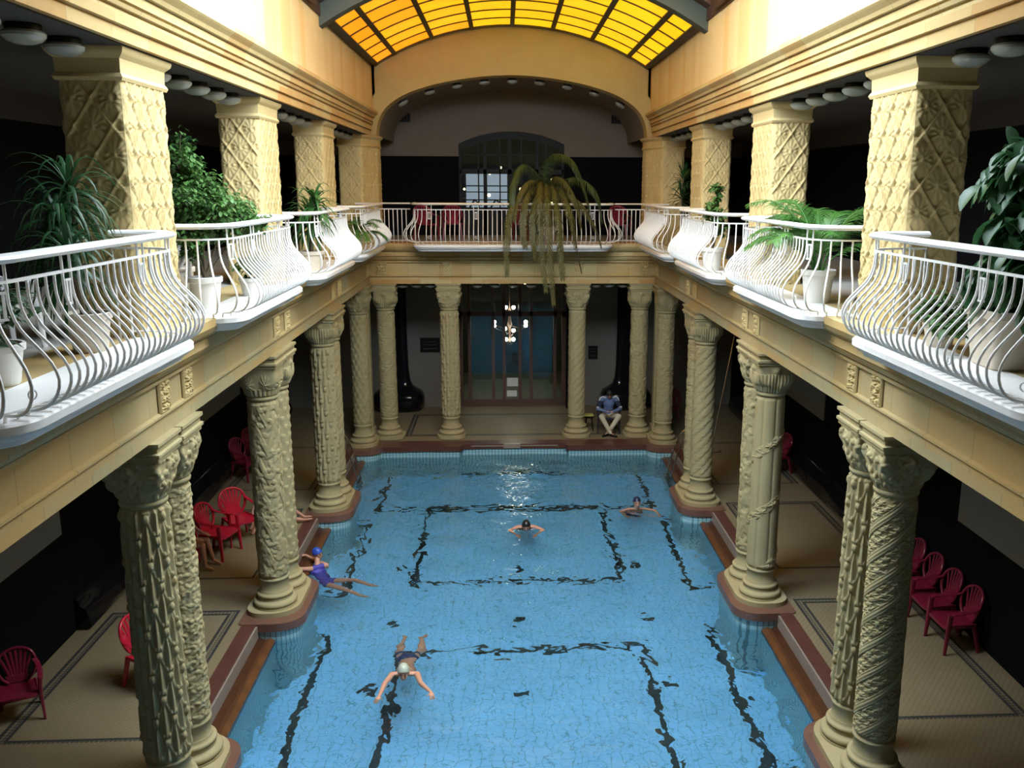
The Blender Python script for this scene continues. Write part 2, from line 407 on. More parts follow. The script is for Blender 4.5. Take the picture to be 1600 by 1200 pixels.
struct(b3.build('trim_5', M['column']))

# ------------------------------------------------------------------ outer walls
def panel_wall(x, mats):
    s = 1 if x > 0 else -1
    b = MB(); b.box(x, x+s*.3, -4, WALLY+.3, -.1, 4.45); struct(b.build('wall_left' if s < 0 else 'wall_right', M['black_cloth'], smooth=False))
    g = MB()
    for (a, c) in ((4.2, 8.6), (9.3, 13.45), (19.8, 23.1), (24.3, 27.6)): g.box(x, x-s*.03, a, c, 1.70, 4.44)
    struct(g.build('trim_left' if s < 0 else 'trim_right', M['grey_plaster'], smooth=False))
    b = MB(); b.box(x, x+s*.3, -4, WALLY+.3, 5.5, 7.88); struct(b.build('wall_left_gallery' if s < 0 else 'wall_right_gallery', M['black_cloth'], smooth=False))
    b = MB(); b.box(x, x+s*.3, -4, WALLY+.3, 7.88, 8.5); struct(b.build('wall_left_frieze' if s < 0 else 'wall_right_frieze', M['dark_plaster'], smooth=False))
panel_wall(-WALLX, None); panel_wall(WALLX, None)
# glossy black marble seat that runs along the foot of the side walls
for s in (-1, 1):
    prof = [(7.15,0),(6.98,0),(6.90,.06),(6.86,.2),(6.90,.34),(7.0,.42),(7.08,.5),(7.12,.54),(7.15,.55)]
    ys = np.linspace(13.6, 27.5, 60); b = MB()
    rings = []
    for yv in ys:
        k = .10*math.sin(yv*2.2)*max(0, min(1, (21-yv)/2))
        rings.append([(s*(px-(k if .1 < pz < .45 else 0)*.6), yv, pz) for px, pz in prof])
    b.loft(rings if s < 0 else [r[::-1] for r in rings])
    struct(b.build('baseboard_left' if s < 0 else 'baseboard_right', M['black_marble']))
# end wall, lower storey: opening for the glass doors between x -1.7 and 1.7
b = MB()
for s in (-1, 1): b.box(s*1.72, s*7.3, WALLY, WALLY+.3, -.1, 4.45)
b.box(-1.72, 1.72, WALLY, WALLY+.3, 4.1, 4.45)
struct(b.build('wall_back', M['grey_plaster'], smooth=False))
# upper storey end wall with an arched opening
def arch_top(x, hw=1.62, z0=8.25, z1=8.63):
    Rr = (hw*hw+(z1-z0)**2)/(2*(z1-z0)); return z1-Rr+math.sqrt(max(0, Rr*Rr-x*x))
b = MB(); xs = list(np.linspace(-1.62, 1.62, 17))
for s in (-1, 1): b.box(s*1.62, s*7.3, WALLY, WALLY+.3, 7.88, 10.2)
for i in range(16):
    z0_, z1_ = arch_top(xs[i]), arch_top(xs[i+1])
    b.add([(xs[i],WALLY,z0_),(xs[i+1],WALLY,z1_),(xs[i+1],WALLY,10.2),(xs[i],WALLY,10.2),(xs[i],WALLY+.3,z0_),(xs[i+1],WALLY+.3,z1_)], [(0,1,2,3),(0,4,5,1)])
struct(b.build('wall_back_gallery', M['umber_plaster'], smooth=False))
b = MB()
for s in (-1, 1): b.box(s*1.62, s*7.3, WALLY-.02, WALLY+.3, ZS, 7.88)
struct(b.build('baseboard_back_gallery', M['black_cloth'], smooth=False))
# wall behind the camera end
b = MB(); b.box(-WALLX-.3, WALLX+.3, -4.3, -4, -.3, 8.5); struct(b.build('wall_front', M['dark_plaster'], smooth=False))
b = MB(); b.box(-3.95, 3.95, .35, .75, 8.28, 10.4); b.box(-3.95, 3.95, .35, .9, 4.39, 5.5); struct(b.build('wall_front_beam', M['stone_back'], smooth=False))
# gallery floor slabs and ceilings
b = MB()
for s in (-1, 1): b.box(s*4.448, s*WALLX, -4, WALLY, 4.46, ZS)
b.box(-4.448, 4.448, 25.128, WALLY, 4.46, ZS); b.box(-4.448, 4.448, -4, .4, 4.46, ZS)
struct(b.build('floor_gallery', M['gallery_floor'], smooth=False))
b = MB()
for s in (-1, 1): b.box(s*4.3, s*WALLX, -4, WALLY, 8.30, 8.5)
b.box(-4.3, 4.3, -4, .4, 8.3, 8.5)
for s in (-1, 1): b.box(s*3.575, s*4.35, 25.08, 28.6, 8.30, 8.5); b.box(s*3.78, s*4.56, .4, 24.5, 8.262, 8.279)
struct(b.build('ceiling_gallery', M['dark_plaster'], smooth=False))

# ------------------------------------------------------------------ entablatures
LOWP = [(-.55,4.39),(0,4.39),(0,4.57),(-.025,4.575),(-.025,4.59),(.035,4.595),(.035,4.62),(-.01,4.635),(-.01,4.95),(-.03,4.955),(-.03,4.965),(.05,4.97),(.05,5.01),(.03,5.015),(.09,5.04),(.14,5.10),(.14,5.125),(.11,5.13),(.11,5.145),(.19,5.15),(.19,5.26),(.165,5.265),(.165,5.28),(.23,5.285),(.29,5.34),(.33,5.41),(.33,5.5),(-.55,5.5)]
UPP = [(-.86,8.28),(0,8.28),(0,8.39),(-.015,8.395),(-.015,8.41),(.035,8.415),(.035,8.53),(.015,8.535),(.015,8.55),(.06,8.555),(.075,8.59),(.055,8.595),(.055,8.61),(.09,8.615),(.09,8.70),(.07,8.705),(.07,8.715),(.13,8.72),(.15,8.76),(.20,8.80),(.22,8.82),(.22,8.88),(.06,8.90),(-.86,8.90)]
def run(prof, face, kind, y0=.4, y1=YB):
    b = MB(); P = prof
    if kind == 'back': rings = [[(-(face-d), y1-d, z) for d, z in P], [((face-d), y1-d, z) for d, z in P]]
    else:
        s = kind; rings = [[(s*(face-d), y0, z) for d, z in P], [(s*(face-d), y1-d, z) for d, z in P]]
        if s > 0: rings = rings[::-1]
    b.loft(rings); return b
struct(run(LOWP, WF, -1).build('trim_6', M['stone_dimmed'], smooth=False)); struct(run(LOWP, WF, 1).build('trim_7', M['stone_dimmed'], smooth=False))
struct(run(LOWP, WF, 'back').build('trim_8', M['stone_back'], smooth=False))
UPP2 = UPP
def run_flat(prof, face, s, y0, y1):
    b = MB(); r = [[(s*(face-d), y0, z) for d, z in prof], [(s*(face-d), y1, z) for d, z in prof]]
    b.loft(r if s < 0 else r[::-1]); return b
struct(run_flat(UPP2, 3.72, -1, .4, 24.62).build('trim_9', M['stone_side'], smooth=False)); struct(run_flat(UPP2, 3.72, 1, .4, 24.62).build('trim_10', M['stone_side'], smooth=False))
# attic walls
for s in (-1, 1):
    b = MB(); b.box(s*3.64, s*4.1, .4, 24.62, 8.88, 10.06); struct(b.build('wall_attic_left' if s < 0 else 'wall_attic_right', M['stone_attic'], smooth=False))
    b = MB(); b.box(s*3.60, s*3.72, .4, 18.6, 10.06, 10.17); b.box(s*3.5, s*3.56, .4, 17.0, 10.10, 10.15)
    struct(b.build('trim_11' if s < 0 else 'trim_12', M['steel_brown'], smooth=False))
    b = MB(); b.box(s*3.555, s*4.1, 17.9, 24.7, 10.02, 10.2); struct(b.build('trim_13' if s < 0 else 'trim_14', M['glazing_bar'], smooth=False))

# end wall over the big arch
AR = [(3.57,8.28),(3.545,8.5),(3.47,8.72),(3.34,8.93),(3.14,9.11),(2.86,9.28),(2.5,9.43),(1.9,9.6),(1.3,9.71),(.65,9.79),(0,9.82)]
AR = AR + [(-x, z) for x, z in AR[-2::-1]]
ARs = [(v.x, v.z) for v in spline([(x,0,z) for x, z in AR], 4)]
SKH, SKR, SKZ = 3.58, 1.03, 10.03
RR = (SKH*SKH+SKR*SKR)/(2*SKR); ZC = SKZ+SKR-RR
def sky_z(x): return ZC+math.sqrt(RR*RR-x*x)
b = MB(); n = len(ARs)
vs = [(x, YB, z) for x, z in ARs]+[(x/3.57*3.72 if abs(x) > 3.5 else x, YB, sky_z(min(abs(x),SKH))+.3) for x, z in ARs]
b.add(vs, [(i, i+n, i+1+n, i+1) for i in range(n-1)])
for s in (-1, 1): b.box(s*3.57, s*4.4, YB, 25.1, 8.28, 10.4)
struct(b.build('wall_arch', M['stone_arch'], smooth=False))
b = MB()   # plain raised band round the arch
def off(i, d):
    a = Vector((ARs[max(i-1,0)][0], ARs[max(i-1,0)][1])); c = Vector((ARs[min(i+1,n-1)][0], ARs[min(i+1,n-1)][1])); t = (c-a).normalized()
    return (ARs[i][0]+t.y*d, ARs[i][1]-t.x*d)
rings = []
for i in range(n):
    p0 = ARs[i]; p1 = off(i, .44); p1 = (max(-3.64, min(3.64, p1[0])), p1[1])
    rings.append([(p0[0], YB+.02, p0[1]), (p0[0], YB-.035, p0[1]), (p1[0], YB-.035, p1[1]), (p1[0], YB+.02, p1[1])])
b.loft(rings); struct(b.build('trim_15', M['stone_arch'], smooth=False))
b = MB()   # barrel soffit behind the arch
b.add([(x, YB, z) for x, z in ARs]+[(x, YB+.5, z) for x, z in ARs], [(i, i+1, i+1+n, i+n) for i in range(n-1)])
struct(b.build('wall_arch_reveal', M['stone_arch'], ang=60))
b = MB()
b.add([(x, YB+.5, z) for x, z in ARs]+[(x, WALLY, z) for x, z in ARs], [(i, i+1, i+1+n, i+n) for i in range(n-1)])
struct(b.build('ceiling_back_gallery', M['umber_plaster'], ang=60))

# ------------------------------------------------------------------ arched stained glass roof
SX = [-3.70,-3.15,-2.1,-1.05,0,1.05,2.1,3.15,3.70]
def arc_pt(sv, dz=0):
    a = sv/RR; return ((RR+dz)*math.sin(a), ZC+(RR+dz)*math.cos(a))
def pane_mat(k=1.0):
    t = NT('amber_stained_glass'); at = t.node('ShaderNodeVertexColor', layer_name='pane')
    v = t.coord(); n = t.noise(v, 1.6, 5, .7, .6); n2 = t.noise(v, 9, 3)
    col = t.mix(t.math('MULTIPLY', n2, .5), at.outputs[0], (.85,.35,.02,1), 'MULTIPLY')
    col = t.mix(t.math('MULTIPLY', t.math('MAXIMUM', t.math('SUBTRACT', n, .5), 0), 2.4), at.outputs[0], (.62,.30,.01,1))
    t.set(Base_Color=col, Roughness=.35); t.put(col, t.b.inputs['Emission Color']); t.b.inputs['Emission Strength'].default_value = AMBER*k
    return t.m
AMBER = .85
M['amber'] = pane_mat(); M['amber_boosted'] = pane_mat(2.6)  # second one: glow boosted to throw extra amber light on the far pool
def skylight(y0, y1, ny, dz, sx, name, mat='amber'):
    glass = MB(); cols = []; bars = MB()
    ysx = np.linspace(y0, y1, ny+1)
    for i in range(len(sx)-1):
        for j in range(ny):
            m_ = 3; vs = []
            for k in range(m_+1):
                x, z = arc_pt(sx[i]+(sx[i+1]-sx[i])*k/m_, dz)
                vs += [(x, ysx[j], z), (x, ysx[j+1], z)]
            glass.add(vs, [(2*k, 2*k+1, 2*k+3, 2*k+2) for k in range(m_)])
            mid = (sx[i]+sx[i+1])/2; f = (mid+3.7)/7.4
            q = .5+.5*math.sin(f*PI*.9+.3)
            h = min(1, max(0, .25+.75*min(1, f*1.6)+random.uniform(-.22, .22)))
            c = (1.0*(.88+.12*random.random()), .27+.29*h, .003+.006*random.random())
            cols += [c]*m_
    me_o = glass.build(name, M[mat], smooth=False)
    ca = me_o.data.color_attributes.new('pane', 'FLOAT_COLOR', 'CORNER')
    for p, c in zip(me_o.data.polygons, cols):
        for li in p.loop_indices: ca.data[li].color = (c[0], c[1], c[2], 1)
    rb = MB()
    for i, sv in enumerate(sx):
        a = sv/RR; r = []
        for yv in (y0, y1):
            x, z = arc_pt(sv, dz); t = Vector((math.cos(a),0,-math.sin(a))); nn = Vector((math.sin(a),0,math.cos(a))); P0 = Vector((x,yv,z)); hw = .055
            r.append([P0-t*hw+nn*.03, P0+t*hw+nn*.03, P0+t*hw-nn*.06, P0-t*hw-nn*.06])
        rb.loft(r)
    for j, yv in enumerate(ysx):
        hw = .05 if j in (0, ny) else .018
        r = []
        for k in range(33):
            sv = sx[0]+(sx[-1]-sx[0])*k/32; x, z = arc_pt(sv, dz+.02); x2, z2 = arc_pt(sv, dz-(.05 if hw > .03 else .025))
            r.append([(x,yv-hw,z),(x,yv+hw,z),(x2,yv+hw,z2),(x2,yv-hw,z2)])
        rb.loft(r)
    rb.build('glazing_bar', M['glazing_bar'], me_o, smooth=False)
    struct(me_o); return me_o
skylight(18.2, 24.56, 6, 0, SX, 'window_1')
skylight(13.2, 17.7, 4, .62, [-3.9,-3.15,-2.1,-1.05,0,1.05,2.1,3.15,3.9], 'window_2', 'amber_boosted')
def girder(y0, y1, z0, z1, mat, name):
    b = MB(); r = []
    for k in range(41):
        sv = -3.95+7.9*k/40; x, z = arc_pt(sv, z1); x2, z2 = arc_pt(sv, z0)
        r.append([(x,y0,z),(x,y1,z),(x2,y1,z2),(x2,y0,z2)])
    b.loft(r); struct(b.build(name, mat, smooth=False))
girder(17.85, 18.16, -.10, .22, M['steel_green'], 'trim_16')
girder(17.5, 17.85, .22, .62, M['steel_brown'], 'trim_17')
girder(12.95, 13.2, .35, .75, M['steel_brown'], 'trim_18')
for s in (-1, 1):
    b = MB(); b.box(s*3.6, s*4.1, 12.95, 18.0, 10.17, 10.9); struct(b.build('trim_19' if s < 0 else 'trim_20', M['steel_brown'], smooth=False))

b = MB(); b.box(-4.1, 4.1, -.2, 8.8, 10.45, 10.6)
for s in (-1, 1): b.box(s*3.6, s*4.1, .3, 8.8, 10.17, 10.5)
struct(b.build('ceiling_near_end', M['steel_brown'], smooth=False))
# ------------------------------------------------------------------ halls beyond the two end openings
b = MB()
b.box(-5, 5, 33.8, 34, -.1, 10.3); b.box(-5, -4.8, 28.7, 34, -.1, 10.3); b.box(4.8, 5, 28.7, 34, -.1, 10.3)
b.box(-5, 5, 28.7, 34, 10.2, 10.4); b.box(-5, 5, 28.7, 34, 4.45, 5.3)
struct(b.build('wall_hall_beyond', M['dark_plaster'], smooth=False))
b = MB(); b.box(-5, 5, 28.4, 34, -.2, 0.0); b.box(-5, 5, 28.4, 34, 5.3, 5.49); struct(b.build('floor_hall_beyond', M['mosaic'], smooth=False))

# ------------------------------------------------------------------ carved reliefs
def rosettes(u, v, seed=1, petals=5, sharp=1.0):
    """u, v in cell units; jittered leafy bumps, returns 0..1"""
    best = np.zeros_like(u); iu = np.floor(u); iv = np.floor(v)
    for du in (-1, 0, 1):
        for dv in (-1, 0, 1):
            cu = iu+du; cv = iv+dv
            h = np.sin(cu*127.1+cv*311.7+seed*74.7)*43758.5453; h -= np.floor(h)
            g = np.sin(cu*269.5+cv*183.3+seed*19.3)*24634.6345; g -= np.floor(g)
            x = u-(cu+.5+(h-.5)*.5); y = v-(cv+.5+(g-.5)*.5)
            r = np.sqrt(x*x+y*y); ph = np.arctan2(y, x)+h*6
            rr = .33+.17*np.cos(petals*ph)
            best = np.maximum(best, np.clip(1-(r/(rr+.12))**2, 0, 1)**.7*(1-.35*np.exp(-(r/.1)**2)))
    return best
def tile_u(f, u, n):
    """make f periodic in u with period n by wrapping the cell index"""
    return f(np.mod(u, n))
def shaft_r(th, z, kind):
    """radius of a carved shaft; th 0..2pi, z 0..1 up the carved zone (3.2 m)"""
    Z = z*3.2; T = th/(2*PI); base = .232-.010*z
    h = np.zeros_like(Z)
    if kind == 'buds':
        n = 8
        p = T*n+Z/.56; q = T*n-Z/.56
        for a, c in ((p, q), (q, p)):
            fa = a-np.round(a); fc = (-c if a is p else c); fc = fc-np.floor(fc)
            h = np.maximum(h, .015*np.exp(-(fa/.09)**2))
        dp, dq = p-np.round(p), q-np.round(q); x = (dp+dq)/2; y = (dp-dq)/2
        h = np.maximum(h, .052*np.clip(1-(x/.20)**2-(y/.13)**2, 0, 1)**.5)
        h = np.maximum(h, .040*np.clip(1-((np.abs(x)-.14)/.09)**2-((y-.17)/.08)**2, 0, 1)**.5)
        for sh in (0, .5):
            u = T*n+sh; v = Z/.56+sh; fu = u-np.round(u); fv = v-.02-np.floor(v-.02)
            h = np.maximum(h, .044*np.clip(1-np.abs(fu)/(.30*(1-fv)**.9+.02), 0, 1)*np.clip((1-fv)*3, 0, 1)*np.clip(fv*8, 0, 1))
        h = h-.012*np.exp(-(x/.02)**2)*(np.abs(y) < .12)
    elif kind == 'spiral':
        p = T*4-Z/.40; f = p-np.floor(p); band = (f < .30)
        fol = rosettes(np.mod(p, 4)*3.3, Z/.085+T*3, 3, 5)
        h = np.where(band, .020+.003*np.cos((f-.15)*40), .004+.018*fol)
        h -= .010*np.exp(-((f-.31)/.02)**2)+.010*np.exp(-((f-.99)/.02)**2)
    elif kind == 'twist':
        p = T*7-Z/.235; f = p-np.floor(p)
        h = .014*np.abs(np.sin(PI*f))**.5+.009*rosettes(p*1.6, Z/.1, 5, 4)*(f > .45)
    elif kind == 'chevron':
        q = np.abs((T*5) % 1-.5)*2; p = Z/.52+q*.75; f = p-np.floor(p)
        h = .018*(f < .45)+.022*rosettes(T*5, Z/.30, 9, 5)*(f >= .45)-.010*np.exp(-((f-.45)/.025)**2)-.008*np.exp(-(f/.03)**2)
        h = h+.012*rosettes(T*4+.5, Z/.42, 2, 6)*(rosettes(T*4+.5, Z/.42, 2, 6) > .45)
    elif kind == 'flutes':
        p = T*7; f = p-np.floor(p); h = .020*np.sqrt(np.clip(1-((f-.5)/.46)**2, 0, 1))
        g = T*1.0-Z/1.15; fg = g-np.floor(g); m_ = np.clip(1-np.abs(fg-.5)/.085, 0, 1)**.6
        h = np.where(m_ > 0, .018+.022*m_*rosettes(T*9, Z/.12, 6, 6), h)
    elif kind == 'vine':
        p = T*2-Z/.9; f = p-np.floor(p); st = np.exp(-(((f-.5)/.05)**2))
        h = .010*st+.016*rosettes(T*8, Z/.19, 12, 5)*(rosettes(T*8, Z/.19, 12, 5) > .3)+.006*rosettes(T*20, Z/.08, 4, 3)
    elif kind == 'scales':
        u = T*10; v = Z/.16; r = np.floor(v); fu = (u+.5*np.mod(r, 2)) % 1-.5; fv = v-r
        h = .018*np.clip(1-(np.abs(fu)*2)**2-(1-fv)*.35, 0, 1)+.012*np.exp(-((fu/.16)**2+((fv-.7)/.2)**2))
    return base+h
def make_shaft(kind, nu, nv):
    th = np.linspace(0, 2*PI, nu, endpoint=False); z = np.linspace(0, 1, nv)
    TH, Z = np.meshgrid(th, z); R = shaft_r(TH, Z, kind)
    ed = np.minimum(Z, 1-Z)*3.2; k = np.clip(ed/.06, 0, 1); R = (.225-.008*Z)*(1-k)+R*k
    rows = [(0.25, .38, .40), ]
    zz = .62+Z*3.02
    lower = [(.38, .246), (.40, .232), (.56, .230), (.575, .250), (.60, .250), (.615, .226)]
    upper = [(3.645, .218), (3.655, .244), (3.685, .250), (3.71, .240)]
    L = np.array([[r]*nu for _, r in lower]); Lz = np.array([[a]*nu for a, _ in lower])
    Ur = np.array([[r]*nu for _, r in upper]); Uz = np.array([[a]*nu for a, _ in upper])
    R = np.concatenate([L, R, Ur]); zz = np.concatenate([Lz, zz, Uz]); TT = np.tile(th, (R.shape[0], 1))
    return np_mesh('shaft_'+kind, [grid_mesh('s', R*np.cos(TT), R*np.sin(TT), zz, wrap_u=True)])
def make_capital(seed, nu, nv):
    th = np.linspace(0, 2*PI, nu, endpoint=False); z = np.linspace(0, 1, nv); TH, Z = np.meshgrid(th, z)
    p = 2+8*np.clip((Z-.25)/.5, 0, 1)
    sq = 1/(np.abs(np.cos(TH))**p+np.abs(np.sin(TH))**p)**(1/p)
    bell = .235+.062*np.sin(np.clip(Z*1.25, 0, 1)*PI/2)**.8+.012*np.clip((Z-.8)/.2, 0, 1)
    R = bell*sq
    T = TH/(2*PI)
    if seed == 0:   # ring of lobed leaves under a tier of corner scrolls
        h = .030*rosettes(T*12, Z*2.2, 3, 4)
        c = np.exp(-(((T*4+.5) % 1-.5)/.10)**2-((Z-.80)/.13)**2); h = h+.055*c
        h = h+.02*np.exp(-(((T*4) % 1-.5)/.10)**2-((Z-.72)/.12)**2)
    elif seed == 1:  # big acanthus blades
        f = np.abs((T*8) % 1-.5)*2; h = .034*np.clip(1-f**2, 0, 1)*np.sin(np.clip(Z*1.4, 0, 1)*PI)+.018*np.abs(np.sin(T*8*PI*5))*(Z < .7)
        h = h+.05*np.exp(-(((T*4+.5) % 1-.5)/.12)**2-((Z-.82)/.12)**2)
    else:            # shells over an egg course
        h = .022*np.abs(np.sin(T*2*PI*12))*(Z < .3)
        f = ((T*8) % 1)-.5; r = np.sqrt((f*1.2)**2+((Z-.45)/1.0)**2); ph = np.arctan2(Z-.45, f*1.2)
        h = h+.04*np.clip(1-r/.42, 0, 1)*(.6+.4*np.cos(ph*9))*(Z >= .3)
    k = np.clip(Z/.06, 0, 1)*np.clip((1-Z)/.05, 0, 1); R = R+h*k
    zz = 3.71+.47*Z
    rows = []
    for zv, hw in ((4.18,.30),(4.19,.325),(4.225,.325),(4.24,.345),(4.27,.345),(4.285,.318),(4.345,.318),(4.355,.345),(4.39,.345),(4.39,.05)):
        s2 = 1/(np.abs(np.cos(th))**40+np.abs(np.sin(th))**40)**(1/40); rows.append((hw*s2, np.full(nu, zv)))
    R = np.concatenate([R, np.array([a for a, _ in rows])]); zz = np.concatenate([zz, np.array([z_ for _, z_ in rows])])
    TT = np.tile(th, (R.shape[0], 1))
    return np_mesh('capital', [grid_mesh('c', R*np.cos(TT), R*np.sin(TT), zz, wrap_u=True)])
def base_mesh():
    b = MB(); pr = [(.001,.09),(.358,.09),(.358,.125)]
    pr += [(.315+.043*math.cos(a), .17+.045*math.sin(a)) for a in np.linspace(-PI/2, PI/2, 9)]
    pr += [(.305,.22),(.285,.235),(.28,.26),(.285,.28)]
    pr += [(.27+.028*math.cos(a), .31+.03*math.sin(a)) for a in np.linspace(-PI/2, PI/2, 7)]
    pr += [(.262,.345),(.250,.36),(.246,.385),(.2,.385)]
    b.lathe(pr, seg=48); me = bpy.data.meshes.new('column_base'); me.from_pydata(b.v, [], b.f); me.update(); return me
BASE = base_mesh(); BASE.materials.append(M['column'])
_sh = {}; _cp = {}
def shaft(kind, hi):
    k = (kind, hi)
    if k not in _sh:
        _sh[k] = make_shaft(kind, 168 if hi else 96, 520 if hi else 280); _sh[k].materials.append(M['column'])
        _sh[k].shade_smooth()
    return _sh[k]
def capital(seed, hi):
    k = (seed, hi)
    if k not in _cp:
        _cp[k] = make_capital(seed, 192 if hi else 120, 70 if hi else 44); _cp[k].materials.append(M['column']); _cp[k].shade_smooth(); _cp[k].set_sharp_from_angle(angle=.8)
    return _cp[k]
BASE.shade_smooth(); BASE.set_sharp_from_angle(angle=.7)
DESC = {'buds':'pointed buds', 'spiral':'broad spiral bands', 'twist':'twisted ridges', 'chevron':'zigzag bands',
        'flutes':'flutes and a garland', 'vine':'creeping vines', 'scales':'overlapping scales'}
def column(x, y, kind, cap, where, hi=False, rz=0, group='carved columns round the pool'):
    e = empty('carved_column', (x, y, 0)); tag(e, 'stone column carved with %s, %s' % (DESC[kind], where), 'column', group, 'thing')
    for nm, me in (('column_base', BASE), ('shaft', shaft(kind, hi)), ('capital', capital(cap, hi))):
        o = bpy.data.objects.new(nm, me); COL.objects.link(o); o.parent = e
        if nm == 'shaft': o.rotation_euler.z = rz
    return e
SIDEK = {-1: [('buds','vine'),('chevron','scales'),('buds','twist'),('scales','vine')], 1: [('spiral','buds'),('flutes','chevron'),('twist','vine'),('vine','scales')]}
CAPK = {-1: [(0,0),(2,1),(1,1),(0,1)], 1: [(0,0),(1,0),(1,2),(2,1)]}
ORD = ['nearest','second','third','corner']
for s in (-1, 1):
    sd_ = 'left' if s < 0 else 'right'
    for k, y in enumerate(YK):
        for j in (0, 1):
            if k == 3 and j == 1: continue
            w_ = ('%s of %s pair, %s' % ('front' if j == 0 else 'rear', ORD[k], sd_)) if k < 3 else ('far %s corner' % sd_)
            column(s*WC, y+j*PAIR, SIDEK[s][k][j], CAPK[s][k][j], w_, hi=(k == 0 or (k == 1 and j == 0)), rz=k*1.3+j*.7)
for x, kd, cp, w_ in ((-3.53,'spiral',1,'outer left of the far row'),(-1.78,'buds',0,'inner left of the far row'),(1.78,'twist',0,'inner right of the far row'),(3.53,'chevron',1,'outer right of the far row')):
    column(x, 24.83, kd, cp, w_, rz=.5)

for s in (-1, 1):
    b = MB(); b.box(s*3.98, s*4.3, 24.72, 25.0, .0, 4.39); b.box(s*3.94, s*4.34, 24.68, 25.04, .0, .3)
    struct(b.build('trim_21' if s < 0 else 'trim_22', M['column'], smooth=False))
# ------------------------------------------------------------------ gallery pillars with a lattice of palmettes
def lattice(u, v):
    """u across, v up in metres -> relief height"""
    a = u/.36; c = v/.52
    p = a+c; q = a-c; fp = np.abs(p-np.round(p)); fq = np.abs(q-np.round(q)); d = np.minimum(fp, fq)
    h = .032*np.exp(-(d/.045)**4)
    # centre of each lozenge
    pi_ = np.floor(p)+.5; qi_ = np.floor(q)+.5; ca = (pi_+qi_)/2*.36; cc = (pi_-qi_)/2*.52
    x = u-ca; y = v-cc; r = np.sqrt(x*x+(y*.8)**2); ph = np.arctan2(x, y)
    fan = .036*np.clip(1-r/.15, 0, 1)**.4*(.35+.65*np.abs(np.cos(ph*6))**.7)*(np.abs(np.sin(ph)) < .93)
    boss = .042*np.exp(-((x/.028)**2+(y/.03)**2)); side = .034*np.exp(-(((np.abs(x)-.075)/.03)**2+(y/.022)**2))
    knot = np.exp(-((p-np.round(p))**2+(q-np.round(q))**2)/.012)*.014
    return np.maximum(np.maximum(h, fan), np.maximum(boss, side))+knot
def relief_face(P0, du, L, z0, z1, step=.0135, phase=0.0, nrm=None):
    nu = max(4, int(L/step)); nv = int((z1-z0)/step)
    U, V = np.meshgrid(np.linspace(0, L, nu), np.linspace(z0, z1, nv))
    H = lattice(U-L/2+phase, V); e = np.minimum(U, L-U); H = H*np.clip(e/.035, 0, 1)
    X = P0[0]+du[0]*U+nrm[0]*H; Y = P0[1]+du[1]*U+nrm[1]*H
    return grid_mesh('f', X, Y, V)
def pillar_mesh(poly, z0=ZS, z1=7.98, step=.0135):
    parts = []; n = len(poly)
    for i in range(n):
        a = np.array(poly[i]); c = np.array(poly[(i+1) % n]); d = c-a; L = np.linalg.norm(d); d = d/L; nn = (d[1], -d[0])
        parts.append(relief_face(a, d, L, z0, z1, step if L > .2 else .02, nrm=nn))
    return np_mesh('pillar_shaft', parts)
def pillar_cap(poly, b):
    cx_ = sum(p[0] for p in poly)/len(poly); cy_ = sum(p[1] for p in poly)/len(poly)
    def grow(d):
        out = []; n = len(poly)
        for i in range(n):
            p = Vector(poly[i]); a = (p-Vector(poly[i-1])).normalized(); c = (Vector(poly[(i+1) % n])-p).normalized()
            n1 = Vector((a.y,-a.x)); n2 = Vector((c.y,-c.x)); m_ = (n1+n2)/(1+n1.dot(n2)); q = p+m_*d; out.append((q.x, q.y))
        return out
    rings = [[(x,y,z) for x,y in grow(d)] for d, z in ((-.02,7.95),(.03,7.96),(.045,7.99),(.03,8.02),(.02,8.03),(.02,8.045),(.025,8.16),(.055,8.19),(.075,8.21),(.085,8.24),(.085,8.261),(-.1,8.261))]
    b.loft(rings)
    rings = [[(x,y,z) for x,y in grow(d)] for d, z in ((-.02,5.5),(.05,5.5),(.05,5.58),(.03,5.62),(-.02,5.63))]
    return b, rings
px0, px1 = 3.87, 4.43; PYL = 1.10
polyR = [(px0,0),(px1,0),(px1,PYL),(px0,PYL)]          # counter-clockwise, outward normals to the right of travel
PM = pillar_mesh(polyR); PM.materials.append(M['stone']); PM.shade_smooth()
def fluted():
    t = NT('fluted_capital_stone'); v = t.coord(); x, y, z = t.sep(v)[:3]; n = t.noise(v, 1.3, 5, .65)
    fl = t.math('LESS_THAN', t.math('FRACT', t.math('MULTIPLY', t.math('ADD', x, y), 26)), .35); zz = t.math('MULTIPLY', t.math('GREATER_THAN', z, 8.05), t.math('LESS_THAN', z, 8.16))
    f = t.math('MULTIPLY', fl, zz); t.set(Base_Color=t.mix(n, c4(SY1), c4(SY2)), Roughness=.8); t.bump(t.math('MULTIPLY', f, -1), .8, .02); return t.m
M['fluted'] = fluted()
cb, _ = pillar_cap(polyR, MB()); CM_ = cb.build('capital', M['fluted']); CMd = CM_.data; bpy.data.objects.remove(CM_)
